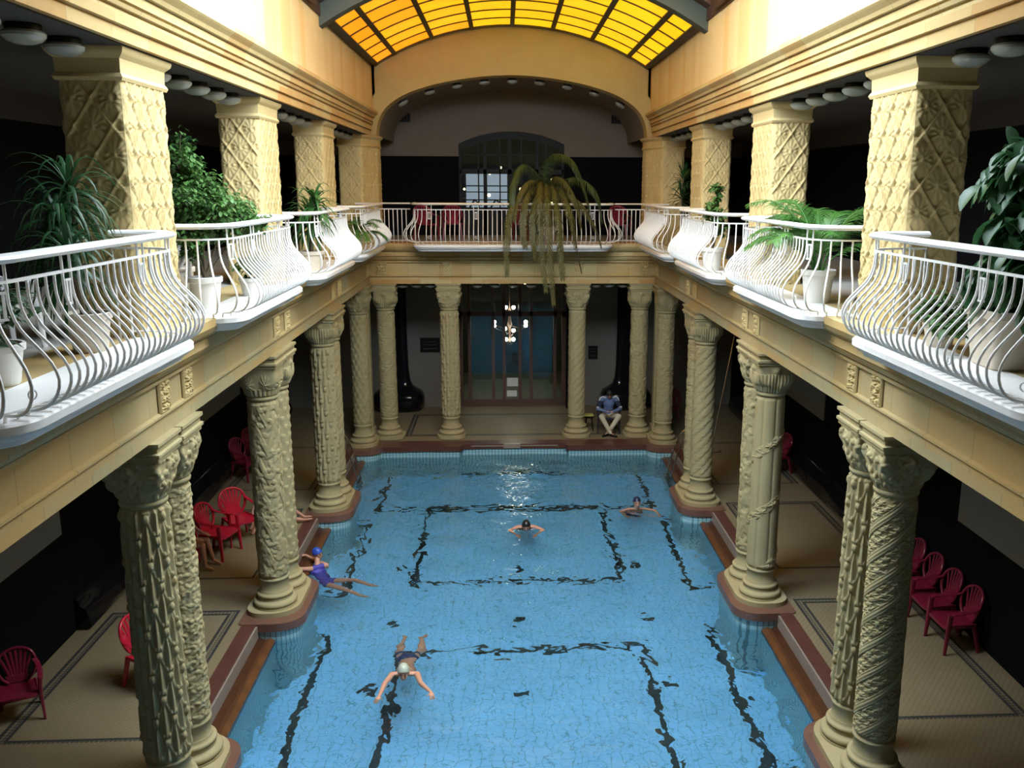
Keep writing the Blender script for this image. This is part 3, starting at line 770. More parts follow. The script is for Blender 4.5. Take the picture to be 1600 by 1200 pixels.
# fluted frieze inside the capital
def pillar(s, k):
    y = YK[k]-.28; sd_ = 'left' if s < 0 else 'right'
    e = empty('gallery_pillar', (0 if s > 0 else 0, y, 0))
    if s < 0: e.rotation_euler.z = PI; e.location.y = y+PYL
    tag(e, 'square pillar carved with a palmette lattice, %s on the %s gallery' % (ORD[k], sd_), 'pillar', 'carved pillars of the upper gallery', 'thing')
    for nm, me in (('shaft', PM), ('capital', CMd)):
        o = bpy.data.objects.new(nm, me); COL.objects.link(o); o.parent = e
for s in (-1, 1):
    for k in range(3): pillar(s, k)
    y = 23.76
    pl = [(3.87,y),(4.43,y),(4.43,25.12),(3.57,25.12),(3.57,24.52)]
    if s < 0: pl = [(-a, c) for a, c in pl][::-1]
    e = empty('gallery_pillar', (s*4.0, 24.4, 0)); tag(e, 'angled corner pillar carved with a palmette lattice, far end of the %s gallery' % ('left' if s < 0 else 'right'), 'pillar', 'carved pillars of the upper gallery', 'thing')
    pll = [(a-s*4.0, c-24.4) for a, c in pl]
    me = pillar_mesh(pll, step=.018); me.materials.append(M['stone']); me.shade_smooth()
    o = bpy.data.objects.new('shaft', me); COL.objects.link(o); o.parent = e
    cb, _ = pillar_cap(pll, MB()); cb.build('capital', M['stone'], e)

# carved square panels in the lower frieze
def frieze_panel_mesh(wd=.25, ht=.35, seed=1):
    nu, nv = 40, 52; U, V = np.meshgrid(np.linspace(-1, 1, nu), np.linspace(-1, 1, nv))
    H = .012+.045*rosettes(U*1.6+5, V*2.2+5, seed, 5)+.018*np.exp(-((U**2+V**2)/.06))
    fr = (np.maximum(np.abs(U), np.abs(V)) > .86); H = np.where(fr, .034, H)
    e = np.minimum(1-np.abs(U), 1-np.abs(V)); H = H*np.clip(e/.04, 0, 1)
    me = np_mesh('frieze_panel', [grid_mesh('p', U*wd/2, -H, V*ht/2)]); me.materials.append(M['stone']); me.shade_smooth(); return me
FP_ = [frieze_panel_mesh(seed=i) for i in (1, 5, 11)]
for s in (-1, 1):
    for k, y in enumerate(YK):
        for j in (0, 1):
            if k == 3 and j == 1: continue
            o = bpy.data.objects.new('frieze_panel', FP_[(k+j) % 3]); COL.objects.link(o)
            o.location = (s*3.90, y+.14+j*.72-.02, 4.80); o.rotation_euler.z = -PI/2 if s > 0 else PI/2
            tag(o, 'carved leaf panel on the %s beam over the %s %s' % ('left' if s < 0 else 'right', ORD[k], ('pair, %s one' % ('nearer' if j == 0 else 'farther')) if k < 3 else 'column'), 'carved panel', 'carved panels along the frieze', 'thing')
for i, x in enumerate((-3.55,-1.78,1.78,3.6)):
    o = bpy.data.objects.new('frieze_panel', FP_[i % 3]); COL.objects.link(o); o.location = (x, YB, 4.80)
    tag(o, 'small carved leaf panel on the far beam over the %s column' % ('outer left','inner left','inner right','outer right')[i], 'carved panel', 'carved panels along the frieze', 'thing')
# ------------------------------------------------------------------ balconies with pot-bellied railings
BELLY = [(0,6.395),(0,6.30),(.012,6.20),(.06,6.09),(.15,5.985),(.235,5.88),(.275,5.77),(.25,5.67),(.19,5.60),(.10,5.565),(.02,5.555),(-.02,5.545),(-.03,5.495)]
def bar_mesh(k):
    b = MB(); pts = [(n_*k if z > 5.56 else n_*k, 0, z) for n_, z in BELLY]
    if k < .05: pts = [(0,0,6.39),(0,0,5.495)]
    else: pts = [tuple(p) for p in spline(pts, 2)]
    b.tube(pts, .0115, seg=6, up=(0,1,0)); me = bpy.data.meshes.new('baluster'); me.from_pydata(b.v, [], b.f); me.update(); me.materials.append(M['white_metal']); me.shade_smooth(); return me
_bars = {}
def get_bar(k):
    k = round(k*5)/5
    if k not in _bars: _bars[k] = bar_mesh(k)
    return _bars[k]
def orn_mesh():
    b = MB()
    for z in (6.16, 6.33): b.box(-.008, .008, -.04, .04, z-.008, z+.008)
    for y in (-.022, .022): b.box(-.008, .008, y-.007, y+.007, 6.16, 6.33)
    me = bpy.data.meshes.new('key_ornament'); me.from_pydata(b.v, [], b.f); me.update(); me.materials.append(M['white_metal']); return me
ORN = orn_mesh()
def ring_mesh():
    b = MB(); b.tube([(.20+0*a, .028*math.cos(a), 5.70+.03*math.sin(a)) for a in np.linspace(0, 2*PI, 13)], .006, 5)
    me = bpy.data.meshes.new('scroll_ornament'); me.from_pydata(b.v, [], b.f); me.update(); me.materials.append(M['white_metal']); return me
RING = ring_mesh()
def plan_path(D, L, r, a=.12, n=9):
    pts = [(0, a)]
    pts += [(D-r+r*math.sin(t), a+r-r*math.cos(t)) for t in np.linspace(0, PI/2, n)]
    pts += [(D-r+r*math.cos(t), L-a-r+r*math.sin(t)) for t in np.linspace(0, PI/2, n)]
    pts += [(0, L-a)]; return pts
def resample(pts, step):
    P = [Vector(p) for p in pts]; seg = [(P[i+1]-P[i]).length for i in range(len(P)-1)]; T = sum(seg); n = round(T/step); out = []
    for q in range(n+1):
        d = T*q/n; i = 0
        while i < len(seg)-1 and d > seg[i]: d -= seg[i]; i += 1
        f = d/seg[i]; p = P[i].lerp(P[i+1], min(1, f)); t = (P[i+1]-P[i]).normalized(); out.append((p, t))
    return out
def balcony(org, U, V, D, L, label, slabD, slab0, slab1, extras=None, r=.42, group='bellied white balconies over the pool'):
    """org = back corner, U = outward (towards pool), V = along; plan coords (d,u)"""
    U = Vector(U); V = Vector(V); O = Vector(org)
    e = empty('balcony', (O.x+U.x*D*.5+V.x*L/2, O.y+U.y*D*.5+V.y*L/2, ZS)); tag(e, label, 'balcony', group, 'thing')
    C0 = Vector(e.location)
    def W(p, z): q = O.xy+U.xy*p[0]+V.xy*p[1]; return Vector((q.x, q.y, z))-C0
    path = plan_path(D, L, r)
    sm = [p for p, t in resample(path, .06)]
    flip = U.x*V.y-U.y*V.x < 0
    # slab
    def ring(off, z):
        x0, x1, y0, y1 = .10, slabD-off, slab0+off, slab1-off; rr = .34-off
        return [W(p, z) for p in rrect(x0, x1, y0, y1, (rr, rr, 0, 0))]
    rings = [ring(.12,5.33), ring(.10,5.37), ring(.06,5.385), ring(.035,5.405), ring(.03,5.43), ring(.0,5.435), ring(.0,5.488), ring(.015,5.503)]
    if flip: rings = [q[::-1] for q in rings]
    MB().loft(rings).build('slab', M['slab'], e, ang=40)
    hb = MB(); hb.tube([W(p, 6.54) for p in sm], .043, 10, flat=(.75, 1.75), up=(0,0,1)); hb.build('handrail', M['white_metal'], e)
    mb_ = MB(); mb_.tube([W(p, 6.395) for p in sm], .02, 4, flat=(.7, 1.0)); mb_.build('middle_rail', M['white_metal'], e, smooth=False)
    bb = MB()
    def inset(p, t, o): nn = Vector((t.y, -t.x)); return p+nn*o
    rs = resample(path, .06); bb.tube([W(inset(p, t, .03), 5.575) for p, t in rs[2:-2]], .010, 4); bb.build('bottom_rail', M['white_metal'], e, smooth=False)
    bars = resample(path, .122); nb = len(bars)
    pair_at = {int(nb*f) for f in (.16, .36, .64, .84)}
    for i, (p, t) in enumerate(bars):
        nn = Vector((t.y, -t.x)); wn = U.xy*nn.x+V.xy*nn.y
        k = max(.0, min(1, (p.x-.12)/(D-.35))) if p.x < D*.72 else 1
        if i in (0, nb-1): k = 0
        o = bpy.data.objects.new('baluster', get_bar(k)); COL.objects.link(o); o.parent = e
        o.location = W(p, 0); o.location.z = -C0.z; o.rotation_euler.z = math.atan2(wn.y, wn.x)
        if i in pair_at or (i-1) in pair_at:
            pb = MB(); q = W(p, 0); pb.tube([(q.x,q.y,6.39-C0.z),(q.x,q.y,6.53-C0.z)], .010, 6); pb.build('rail_post', M['white_metal'], e)
        if i in pair_at and i+1 < nb:
            q = (p+bars[i+1][0])/2
            for nm, me in (('key_ornament', ORN), ('scroll_ornament', RING)):
                o2 = bpy.data.objects.new(nm, me); COL.objects.link(o2); o2.parent = e
                o2.location = W(q, 0); o2.location.z = -C0.z; o2.rotation_euler.z = math.atan2(wn.y, wn.x)
    if extras: extras(e, C0)
    return e
BN = ['first','second','third','fourth']
for s in (-1, 1):
    for k in range(4):
        y0 = (YK[k-1] if k else YK[0]-4.87)-.28+PYL; y1 = YK[k]-.28
        L = y1-y0
        balcony((s*4.05, y0, ZS), (-s,0,0), (0,1,0), .67, L, 'white %s balcony from the camera on the %s side, %s' % (BN[k], 'left' if s < 0 else 'right',
                ['cut by the frame edge','between the first two pillars','between the middle pillars','next to the far corner'][k]), .77, .22, L-.02)
def straight(e, C0):
    for s in (-1, 1):
        xa, xb = s*3.52, s*2.72; y = 24.34
        b = MB(); b.tube([(xa,y,6.54),(xb,y,6.54)], .03, 10, flat=(.75,1.75)); o = b.build('handrail', M['white_metal'], e); o.location = -C0
        b = MB(); b.tube([(xa,y,6.395),(xb,y,6.395)], .018, 4); o = b.build('middle_rail', M['white_metal'], e, smooth=False); o.location = -C0
        b = MB(); b.tube([(xa,y,5.575),(xb,y,5.575)], .012, 4); o = b.build('bottom_rail', M['white_metal'], e, smooth=False); o.location = -C0
        for i in range(7):
            o = bpy.data.objects.new('baluster', get_bar(0)); COL.objects.link(o); o.parent = e; o.location = Vector((xa+(xb-xa)*i/7, y, 0))-C0
balcony((2.72, 24.34, ZS), (0,-1,0), (-1,0,0), .62, 5.44, 'long cream balcony spanning the far end under the arch', .80, .10, 5.34, straight, r=.3, group='balcony across the far end')
# ------------------------------------------------------------------ dome lamps
def dome_lamp(x, y, z, label, group, r=.155, rx=0, ry=0, sc_=1):
    e = empty('dome_lamp', (x, y, z)); e.rotation_euler = (rx, ry, 0); tag(e, label, 'ceiling lamp', group, 'thing')
    for nm, me in (('mounting_ring', LRING), ('opal_globe', LGLOBE)):
        o = bpy.data.objects.new(nm, me); COL.objects.link(o); o.parent = e; o.scale = (sc_,)*3
    return e
b = MB(); b.lathe([(.001,0),(.135,0),(.14,-.02),(.135,-.055),(.12,-.06),(.001,-.06)], seg=24); o = b.build('r', M['black_paint']); LRING = o.data; bpy.data.objects.remove(o)
b = MB(); b.lathe([(.001,-.05),(.15,-.055),(.168,-.075),(.165,-.10),(.13,-.135),(.07,-.157),(.001,-.163)], seg=24); o = b.build('g', M['opal']); LGLOBE = o.data; bpy.data.objects.remove(o)
NTH = ['first','second','third','fourth','fifth']
for s in (-1, 1):
    for k in range(4):
        y0 = (YK[k-1] if k else YK[0]-4.87)-.28+PYL; y1 = YK[k]-.28
        for i in range(5):
            yy = y0+(y1-y0)*(i+.75)/5.5
            dome_lamp(s*4.12, yy, 8.264, '%s unlit dome lamp under the %s beam in the %s bay from the camera' % (NTH[i], 'left' if s < 0 else 'right', BN[k]), 'dome lamps under the gallery beams')
def arch_z(x):
    for i in range(len(ARs)-1):
        if (ARs[i][0]-x)*(ARs[i+1][0]-x) <= 0:
            f = (x-ARs[i][0])/(ARs[i+1][0]-ARs[i][0]+1e-9); return ARs[i][1]+f*(ARs[i+1][1]-ARs[i][1])
OR9 = ['leftmost','second from left','third from left','fourth from left','topmost middle','fourth from right','third from right','second from right','rightmost']
for i, x in enumerate((-2.96,-2.23,-1.49,-.75,0,.75,1.49,2.23,2.96)):
    z = arch_z(x); sl = (arch_z(x+.05)-arch_z(x-.05))/.1
    dome_lamp(x, 25.3, z-.004, 'cream dome lamp on the big arch, %s of nine' % OR9[i], 'dome lamps along the big arch', ry=-math.atan(sl), sc_=.86)
LB = (-3.05,-2.67,-2.3,-1.0,-.5,0,.5,1.0,2.3,2.67,3.05)
for i, x in enumerate(LB):
    seg_ = 'left opening' if i < 3 else ('middle opening' if i < 8 else 'right opening'); j = i if i < 3 else (i-3 if i < 8 else i-8)
    dome_lamp(x, 24.9, 4.385, '%s pale dome lamp from the left under the far beam, %s' % (NTH[j], seg_), 'dome lamps under the far beam', sc_=.9)

# ------------------------------------------------------------------ glass doors below the far gallery
def pane_glass(name, tint, rough, refl):
    t = NT(name); tr = t.node('ShaderNodeBsdfTransparent'); tr.inputs[0].default_value = c4(tint)
    gl = t.node('ShaderNodeBsdfGlossy'); gl.inputs[0].default_value = (.55,.85,.78,1); gl.inputs[1].default_value = rough
    v = t.coord(); n = t.noise(v, 1.3, 2); bp = t.node('ShaderNodeBump'); bp.inputs['Strength'].default_value = .25; bp.inputs['Distance'].default_value = .01
    t.l.new(n, bp.inputs['Height']); t.l.new(bp.outputs[0], gl.inputs['Normal'])
    ms = t.node('ShaderNodeMixShader'); ms.inputs[0].default_value = refl
    t.l.new(tr.outputs[0], ms.inputs[1]); t.l.new(gl.outputs[0], ms.inputs[2]); t.l.new(ms.outputs[0], t.n['Material Output'].inputs[0]); return t.m
M['door_glass'] = pane_glass('door_glass', (.55,.68,.66), .03, .11)
M['window_glass'] = pane_glass('arched_window_glass', (.8,.85,.85), .02, .10)
dr = MB(); yd = WALLY+.02
for x in (-1.66,-1.38,-.62,-.27,.24,.60,1.36,1.64): 
    hw = .05 if abs(x) < 1.5 else .06
    dr.box(x-hw, x+hw, yd, yd+.10, 0, 4.1)
dr.box(-1.7, 1.7, yd, yd+.10, 2.95, 3.1); dr.box(-1.7, 1.7, yd, yd+.10, 4.0, 4.12); dr.box(-1.7, 1.7, yd-.02, yd+.12, 0, .24)
o = dr.build('door_1', M['wood'], smooth=False); struct(o)
g = MB(); g.add([(-1.7,yd+.05,.2),(1.7,yd+.05,.2),(1.7,yd+.05,4.1),(-1.7,yd+.05,4.1)], [(0,1,2,3)]); struct(g.build('glass', M['door_glass'], o, smooth=False))
for i, (x, z) in enumerate(((-.42,1.55),(.44,1.55))):
    h = MB(); h.tube([(x*.55,yd-.005,1.0),(x*.55,yd-.05,1.0),(x*.55,yd-.05,1.3),(x*.55,yd-.005,1.3)], .012, 6); h.build('door_handle', M['chrome'], o)
def flat_thing(name, x, z, wd, ht, mat, label, cat, y=WALLY-.012, th=.012):
    b = MB(); b.box(x-wd/2, x+wd/2, y-th, y, z-ht/2, z+ht/2); o = b.build(name, mat, smooth=False); tag(o, label, cat, kind='thing'); return o
flat_thing('paper_notice', -.01, .80, .36, .28, M['paper'], 'white paper notice on the glass doors, upper one', 'notice', y=yd-.002, th=.004)
flat_thing('paper_notice', -.03, .42, .32, .20, M['paper'], 'white paper notice low on the glass doors, lower one', 'notice', y=yd-.002, th=.004)
# black marble piers with bulging seats beside the doors
for s in (-1, 1):
    e = empty('marble_pier', (s*3.62, WALLY-.35, 0)); tag(e, 'glossy black marble pier with a bulging seat round its foot, %s of the doors' % ('left' if s < 0 else 'right'), 'pier', kind='thing')
    b = MB(); rr = [(0,.56,.34),(.04,.62,.40),(.12,.72,.50),(.30,.80,.57),(.48,.80,.57),(.60,.74,.52),(.72,.56,.36),(.82,.44,.27),(1.0,.37,.22),(1.4,.33,.2),(2.5,.31,.2),(4.44,.31,.2)]
    rings = [[(px, py-.05, z) for px, py in rrect(-hx, hx, -hy, hy, (min(hx,hy)*.8,)*4, 6)] for z, hx, hy in rr]
    b.loft([[(px, min(py, .33), z) for px, py, z in r] for r in rings]); b.build('pier', M['black_marble'], e, ang=50)
    # dark jambs at the doors
    b = MB(); b.box(s*1.70, s*1.98, WALLY-.35, WALLY, 0, 4.44); struct(b.build('trim_23' if s < 0 else 'trim_24', M['black_marble'], smooth=False))
# writing plaques
def plaque(x, z, wd, ht, label, lines):
    e = empty('wall_plaque', (x, WALLY-.02, z)); tag(e, label, 'plaque', kind='thing')
    b = MB(); b.box(-wd/2, wd/2, -.02, .018, -ht/2, ht/2); b.build('board', M['black_paint'], e, smooth=False)
    b = MB()
    for (x0, x1, zz, h) in lines:
        q = x0
        while q < x1:
            ww = random.uniform(.02, .05); b.tube([(q,-.024,zz+random.uniform(-h,h)),(q+ww*.5,-.024,zz+random.uniform(-h,h)),(q+ww,-.024,zz+random.uniform(-h,h))], .006, 4); q += ww+.012
    b.build('lettering', M['paint_ochre'], e)
M['paint_ochre'] = plain('dull_ochre_paint', (.16,.14,.08), .7)
plaque(-2.63, 2.04, .62, .46, 'black plaque with faint ochre lettering left of the doors', [(-.22,.22,.10,.01),(-.18,.2,.0,.02),(-.22,.2,-.12,.025)])
plaque(2.59, 1.77, .30, .42, 'small black framed notice right of the doors', [(-.1,.1,.12,.03),(-.08,.08,.02,.02),(-.1,.08,-.1,.03)])
# chandelier
e = empty('chandelier', (-.08, 30.0, 4.45)); tag(e, 'chandelier of lit round bulbs seen through the glass doors', 'chandelier', kind='thing')
b = MB(); b.tube([(0,0,0),(0,0,-2.7)], .015, 8); b.lathe([(.001,0),(.09,0),(.06,-.06),(.001,-.06)], seg=16); b.lathe([(.001,-1.4),(.05,-1.5),(.07,-1.6),(.03,-1.7),(.06,-1.9),(.09,-2.02),(.04,-2.15),(.03,-2.5),(.06,-2.6),(.001,-2.7)], seg=16)
b.build('stem', M['copper'] if 'copper' in M else M['wood'], e)
BUL = [(-.13,-.1,-1.42),(.13,-.1,-1.42),(-.52,-.05,-1.92),(-.52,.1,-2.06),(.54,-.05,-1.92),(.54,.1,-2.06),(-.16,-.2,-2.12),(.12,-.2,-2.18),(-.12,-.1,-2.50),(.12,-.1,-2.50)]
BULB = MB().ell((0,0,0), (.062,.062,.062), 14, 9).build('t', M['bulb']); BULBd = BULB.data; bpy.data.objects.remove(BULB)
for p in BUL:
    b = MB(); b.tube([(0,0,p[2]-.12),(p[0]*.5,p[1]*.5,p[2]-.2),(p[0],p[1],p[2]-.07)], .012, 6); b.lathe([(.001,0),(.03,0),(.035,.03),(.001,.035)], (p[0],p[1],p[2]-.085), 10); b.build('arm', M['wood'], e)
    o = bpy.data.objects.new('bulb', BULBd); COL.objects.link(o); o.parent = e; o.location = p
for i, x in enumerate((-.42, .40)):
    b = MB(); b.lathe([(.001,0),(.028,0),(.028,-.05),(.001,-.05)], (x,28.385,4.02), 12); o = b.build('spot_lamp', M['bulb_small']); tag(o, 'tiny yellow lamp above the glass doors, %s one' % ('left' if i == 0 else 'right'), 'lamp', kind='thing')

# ------------------------------------------------------------------ arched window of the upper hall
b = MB(); yw = WALLY+.05
def topz(x): return arch_top(x)-.02
for x, hw in ((-1.6,.05),(1.6,.05),(-1.02,.02),(-.82,.05),(-.36,.02),(-.06,.06),(.30,.02),(.78,.05),(1.05,.02)): b.box(x-hw, x+hw, yw, yw+.08, ZS, topz(x))
b.box(-1.6, 1.6, yw, yw+.1, 7.36, 7.50); b.box(-1.6, 1.6, yw, yw+.1, 7.92, 7.95)
b.box(-1.6, 1.6, yw, yw+.08, 6.80, 6.83); b.box(-1.6,1.6,yw,yw+.1,ZS,6.35)
rings = []
for x in np.linspace(-1.62, 1.62, 21): z = arch_top(x); rings.append([(x,yw-.03,z+.02),(x,yw+.1,z+.02),(x,yw+.1,z-.22),(x,yw-.03,z-.22)])
b.loft(rings); o = b.build('window_3', M['black_paint'], smooth=False); struct(o)
g = MB(); xs = np.linspace(-1.6, 1.6, 13)
for i in range(12): g.add([(xs[i],yw+.04,6.3),(xs[i+1],yw+.04,6.3),(xs[i+1],yw+.04,topz(xs[i+1])),(xs[i],yw+.04,topz(xs[i]))], [(0,1,2,3)])
struct(g.build('glass', M['window_glass'], o, smooth=False))
# daylit windows at the back of that hall, with its lamps
for i, (x0, x1) in enumerate(((-1.62,-.95),(-.85,-.12))):
    b = MB(); b.box(x0, x1, 33.7, 33.79, 6.0, 7.55); o = b.build('window_%d' % (4+i), M['lit_window'], smooth=False); struct(o)
    b = MB(); 
    for z in (6.5, 7.0): b.box(x0, x1, 33.66, 33.7, z-.02, z+.02)
    b.tube([(x0+.05,33.6,6.1),(x0+.3,33.6,6.5),(x1-.1,33.6,6.3)], .04, 6); b.build('glazing_bar', M['black_paint'], o, smooth=False)
for i, (x, z, r, w_) in enumerate(((-.65,6.72,.055,'large round, low'),(-.62,7.38,.05,'just under the middle rail'),(.30,6.9,.06,'beside the palm'),(-.52,8.62,.05,'high left under the arch'),(.12,8.62,.045,'high centre under the arch'),(-1.38,6.9,.04,'tall one at the left jamb'),(1.22,7.2,.035,'upper at the right jamb'),(1.22,6.78,.035,'middle at the right jamb'),(1.22,6.5,.035,'lower at the right jamb'),(-.3,7.55,.04,'at the middle rail'))):
    b = MB(); b.ell((0,0,0), (r*1.0,r*.8,r*(.5 if i in (3,4) else 1.1))); o = b.build('hall_lamp', M['bulb_small']); o.location = (x*1.17, 32.0, 7+(z-7)*1.13)
    tag(o, 'small lit lamp behind the arched window, %s' % w_, 'lamp', 'lamps in the hall behind the arched window', 'thing')
# vents
for s in (-1, 1):
    e = empty('air_vent', (s*3.23, WALLY-.01, 9.0)); tag(e, 'dark square air vent on the gallery end wall, %s one' % ('left' if s < 0 else 'right'), 'vent', kind='thing')
    b = MB(); b.box(-.18,.18,-.02,.008,-.13,.13); b.build('frame', M['dark_plaster'], e, smooth=False)
    b = MB()
    for i in range(4): b.box(-.16+.085*i,-.105+.085*i,-.026,-.02,-.11,.11)
    b.build('grille', M['black_paint'], e, smooth=False)

# ------------------------------------------------------------------ plastic armchairs
def chair(name, loc, rz, label, mat, group, s=1.0):
    """monobloc armchair facing local -y"""
    e = empty(name, loc, rz); e.scale = (s,)*3; tag(e, label, 'chair', group, 'thing')
    b = MB(); n = 9; top = []; bot = []
    for i in range(n):
        for j in range(n):
            u = i/(n-1)*2-1; v = j/(n-1); wd = .245-.03*v; x = u*wd; y = -.24+.46*v
            z = .425-.018*(1-u*u)*math.sin(v*PI)-.03*max(0, .15-v)/.15*.8-.01*v
            top.append((x,y,z)); bot.append((x,y,z-.016))
    f = []
    for i in range(n-1):
        for j in range(n-1): a = i*n+j; f.append((a,a+n,a+n+1,a+1)); f.append((a+n*n,a+1+n*n,a+n+1+n*n,a+n+n*n))
    edge = [i*n for i in range(n)]+[(n-1)*n+j for j in range(1,n)]+[i*n+n-1 for i in range(n-2,-1,-1)]+[j for j in range(n-2,0,-1)]
    for k in range(len(edge)): a, c = edge[k], edge[(k+1) % len(edge)]; f.append((a, c, c+n*n, a+n*n)[::-1])
    b.add(top+bot, f)
    b.tube([(-.215,.20,.405),(-.25,-.2,.405),(-.2,-.25,.395),(.2,-.25,.395),(.25,-.2,.405),(.215,.20,.41)], .018, 6, flat=(1.6,.6)); b.build('seat', mat, e, ang=50)
    # backrest: oval rim with seven fanned slats
    def back(x, h): return (x, .215+.13*h-.10*(x*x)/.06*.5, .43+.46*h)
    b = MB(); rim = [back(x_, h) for x_, h in ((-.12,.0),(-.19,.18),(-.235,.42),(-.235,.66),(-.19,.86),(-.10,.97),(0,1.0),(.10,.97),(.19,.86),(.235,.66),(.235,.42),(.19,.18),(.12,.0))]
    b.tube([tuple(p) for p in spline(rim, 3)], .027, 8, flat=(.9,.8), up=(0,1,0))
    for i in range(7):
        f_ = (i-3)/3; p0 = back(f_*.085, .0); p1 = back(f_*.12, .35); p2 = back(f_*.19, .75 if abs(i-3) > 2 else .85); p3 = back(f_*.215, .80 if abs(i-3) > 2 else (.90 if abs(i-3) > 1 else .97))
        b.tube([tuple(p) for p in spline([p0,p1,p2,p3], 2)], .016, 6, flat=(.5,1.3), up=(0,1,0))
    b.add([back(-.12,0),back(.12,0),back(.15,.22),back(-.15,.22)]+[tuple(Vector(back(a_,c_))+Vector((0,.012,0))) for a_, c_ in ((-.12,0),(.12,0),(.15,.22),(-.15,.22))],
          [(0,1,2,3),(7,6,5,4),(0,4,5,1),(1,5,6,2),(2,6,7,3),(3,7,4,0)])
    b.build('backrest', mat, e, ang=60)
    for sx in (-1, 1):
        b = MB(); pth = spline([(sx*.225,.235,.72),(sx*.262,.16,.675),(sx*.285,0,.645),(sx*.29,-.14,.64),(sx*.285,-.215,.615)], 4)
        b.tube(pth, .019, 8, flat=(.6,2.0), up=(0,0,1)); b.build('armrest', mat, e, ang=60)
        b = MB(); b.tube([(sx*.285,-.205,.63),(sx*.275,-.215,.42),(sx*.29,-.245,0)], [.036,.033,.022], 6, flat=(1.1,.8), up=(0,1,0)); b.build('leg', mat, e, ang=60)
        b = MB(); b.tube([(sx*.20,.20,.42),(sx*.225,.24,.2),(sx*.25,.275,0)], [.036,.030,.022], 6, flat=(1.1,.8), up=(0,1,0)); b.build('leg', mat, e, ang=60)
    return e
def face(fx, fy): return math.atan2(fx, -fy)      # rotation that turns local -y towards (fx, fy)
RP, MP = M['red_plastic'], M['maroon_plastic']
c0 = chair('plastic_armchair', (-5.80,16.60,0), face(.96,-.27), 'red plastic armchair between the left columns, the nearer of two, person beside it', RP, 'red plastic armchairs on the left deck', 1.12)
def cc(src, loc, rz, label, group=None, s=1.08):
    c = copy_tree(src); c.location = loc; c.rotation_euler.z = rz; c['label'] = label; c.scale = (s,)*3
    if group: c['group'] = group
    return c
GL, GR = 'red plastic armchairs on the left deck', 'red plastic armchairs on the right deck'
cc(c0, (-5.60,17.32,0), face(.66,-.75), 'bright red plastic armchair between the left columns, the farther of two, empty', s=1.12)
cc(c0, (-5.33,12.0,0), face(.9,-.4), 'red plastic armchair half hidden behind the nearest left columns')
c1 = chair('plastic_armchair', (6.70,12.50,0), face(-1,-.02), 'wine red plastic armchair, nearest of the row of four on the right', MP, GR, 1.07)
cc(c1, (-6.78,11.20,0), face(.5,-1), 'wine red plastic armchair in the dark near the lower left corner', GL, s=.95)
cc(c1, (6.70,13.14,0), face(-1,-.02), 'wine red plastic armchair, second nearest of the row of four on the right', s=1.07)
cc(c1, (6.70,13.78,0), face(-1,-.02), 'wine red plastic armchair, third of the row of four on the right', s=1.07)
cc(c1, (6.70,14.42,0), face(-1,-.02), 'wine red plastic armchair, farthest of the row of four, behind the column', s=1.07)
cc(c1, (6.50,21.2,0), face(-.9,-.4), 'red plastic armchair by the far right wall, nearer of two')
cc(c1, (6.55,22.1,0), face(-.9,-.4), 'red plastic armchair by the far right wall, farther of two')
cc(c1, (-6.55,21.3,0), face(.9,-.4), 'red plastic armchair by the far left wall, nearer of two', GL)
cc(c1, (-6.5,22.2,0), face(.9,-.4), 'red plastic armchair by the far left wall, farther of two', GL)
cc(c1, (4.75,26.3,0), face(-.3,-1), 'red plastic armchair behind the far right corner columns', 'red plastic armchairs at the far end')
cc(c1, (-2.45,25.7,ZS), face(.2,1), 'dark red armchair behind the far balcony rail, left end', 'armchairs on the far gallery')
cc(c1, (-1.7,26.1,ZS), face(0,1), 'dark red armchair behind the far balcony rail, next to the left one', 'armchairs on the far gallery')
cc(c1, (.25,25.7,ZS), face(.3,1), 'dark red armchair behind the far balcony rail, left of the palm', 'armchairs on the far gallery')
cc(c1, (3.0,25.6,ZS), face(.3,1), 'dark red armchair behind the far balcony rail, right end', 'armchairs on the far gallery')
# white plastic chairs on the side galleries
wh = chair('white_plastic_chair', (-4.95,8.55,ZS), face(.6,.8), 'white plastic armchair on the left gallery in front of the nearest pillar', M['white_plastic'], 'white plastic armchairs on the side galleries')
cc(wh, (-4.55,11.75,ZS), face(.3,-1), 'white plastic armchair on the left gallery beside the ficus bush', s=1)
cc(wh, (4.7,8.45,ZS), face(-.5,.9), 'white plastic armchair on the right gallery in front of the nearest pillar', s=1)
cc(wh, (-4.95,6.35,ZS), face(.9,.2), 'white plastic armchair at the left frame edge on the gallery', s=1)
# small dark stool with a yellow towel
e = empty('towel_stool', (2.2,25.35,0)); tag(e, 'dark round stool with a yellow towel right of the third far column', 'stool', kind='thing')
b = MB(); b.lathe([(.001,.40),(.15,.40),(.16,.43),(.14,.45),(.001,.45)], seg=20); b.build('seat', M['black_paint'], e)
for i in range(4):
    a = PI/4+i*PI/2; b = MB(); b.tube([(.11*math.cos(a),.11*math.sin(a),.41),(.16*math.cos(a),.16*math.sin(a),0)], .016, 6); b.build('leg', M['black_paint'], e)
M['towel'] = plain('yellow_towel', (.45,.43,.10), .9, .1, 30)
b = MB(); b.box(-.16,.12,-.12,.12,.452,.49); b.box(-.19,-.155,-.12,.10,.30,.49); o = b.build('towel', M['towel'], smooth=False); o.location = (2.2,25.35,0); tag(o, 'folded yellow towel lying on the dark stool', 'towel', kind='thing')

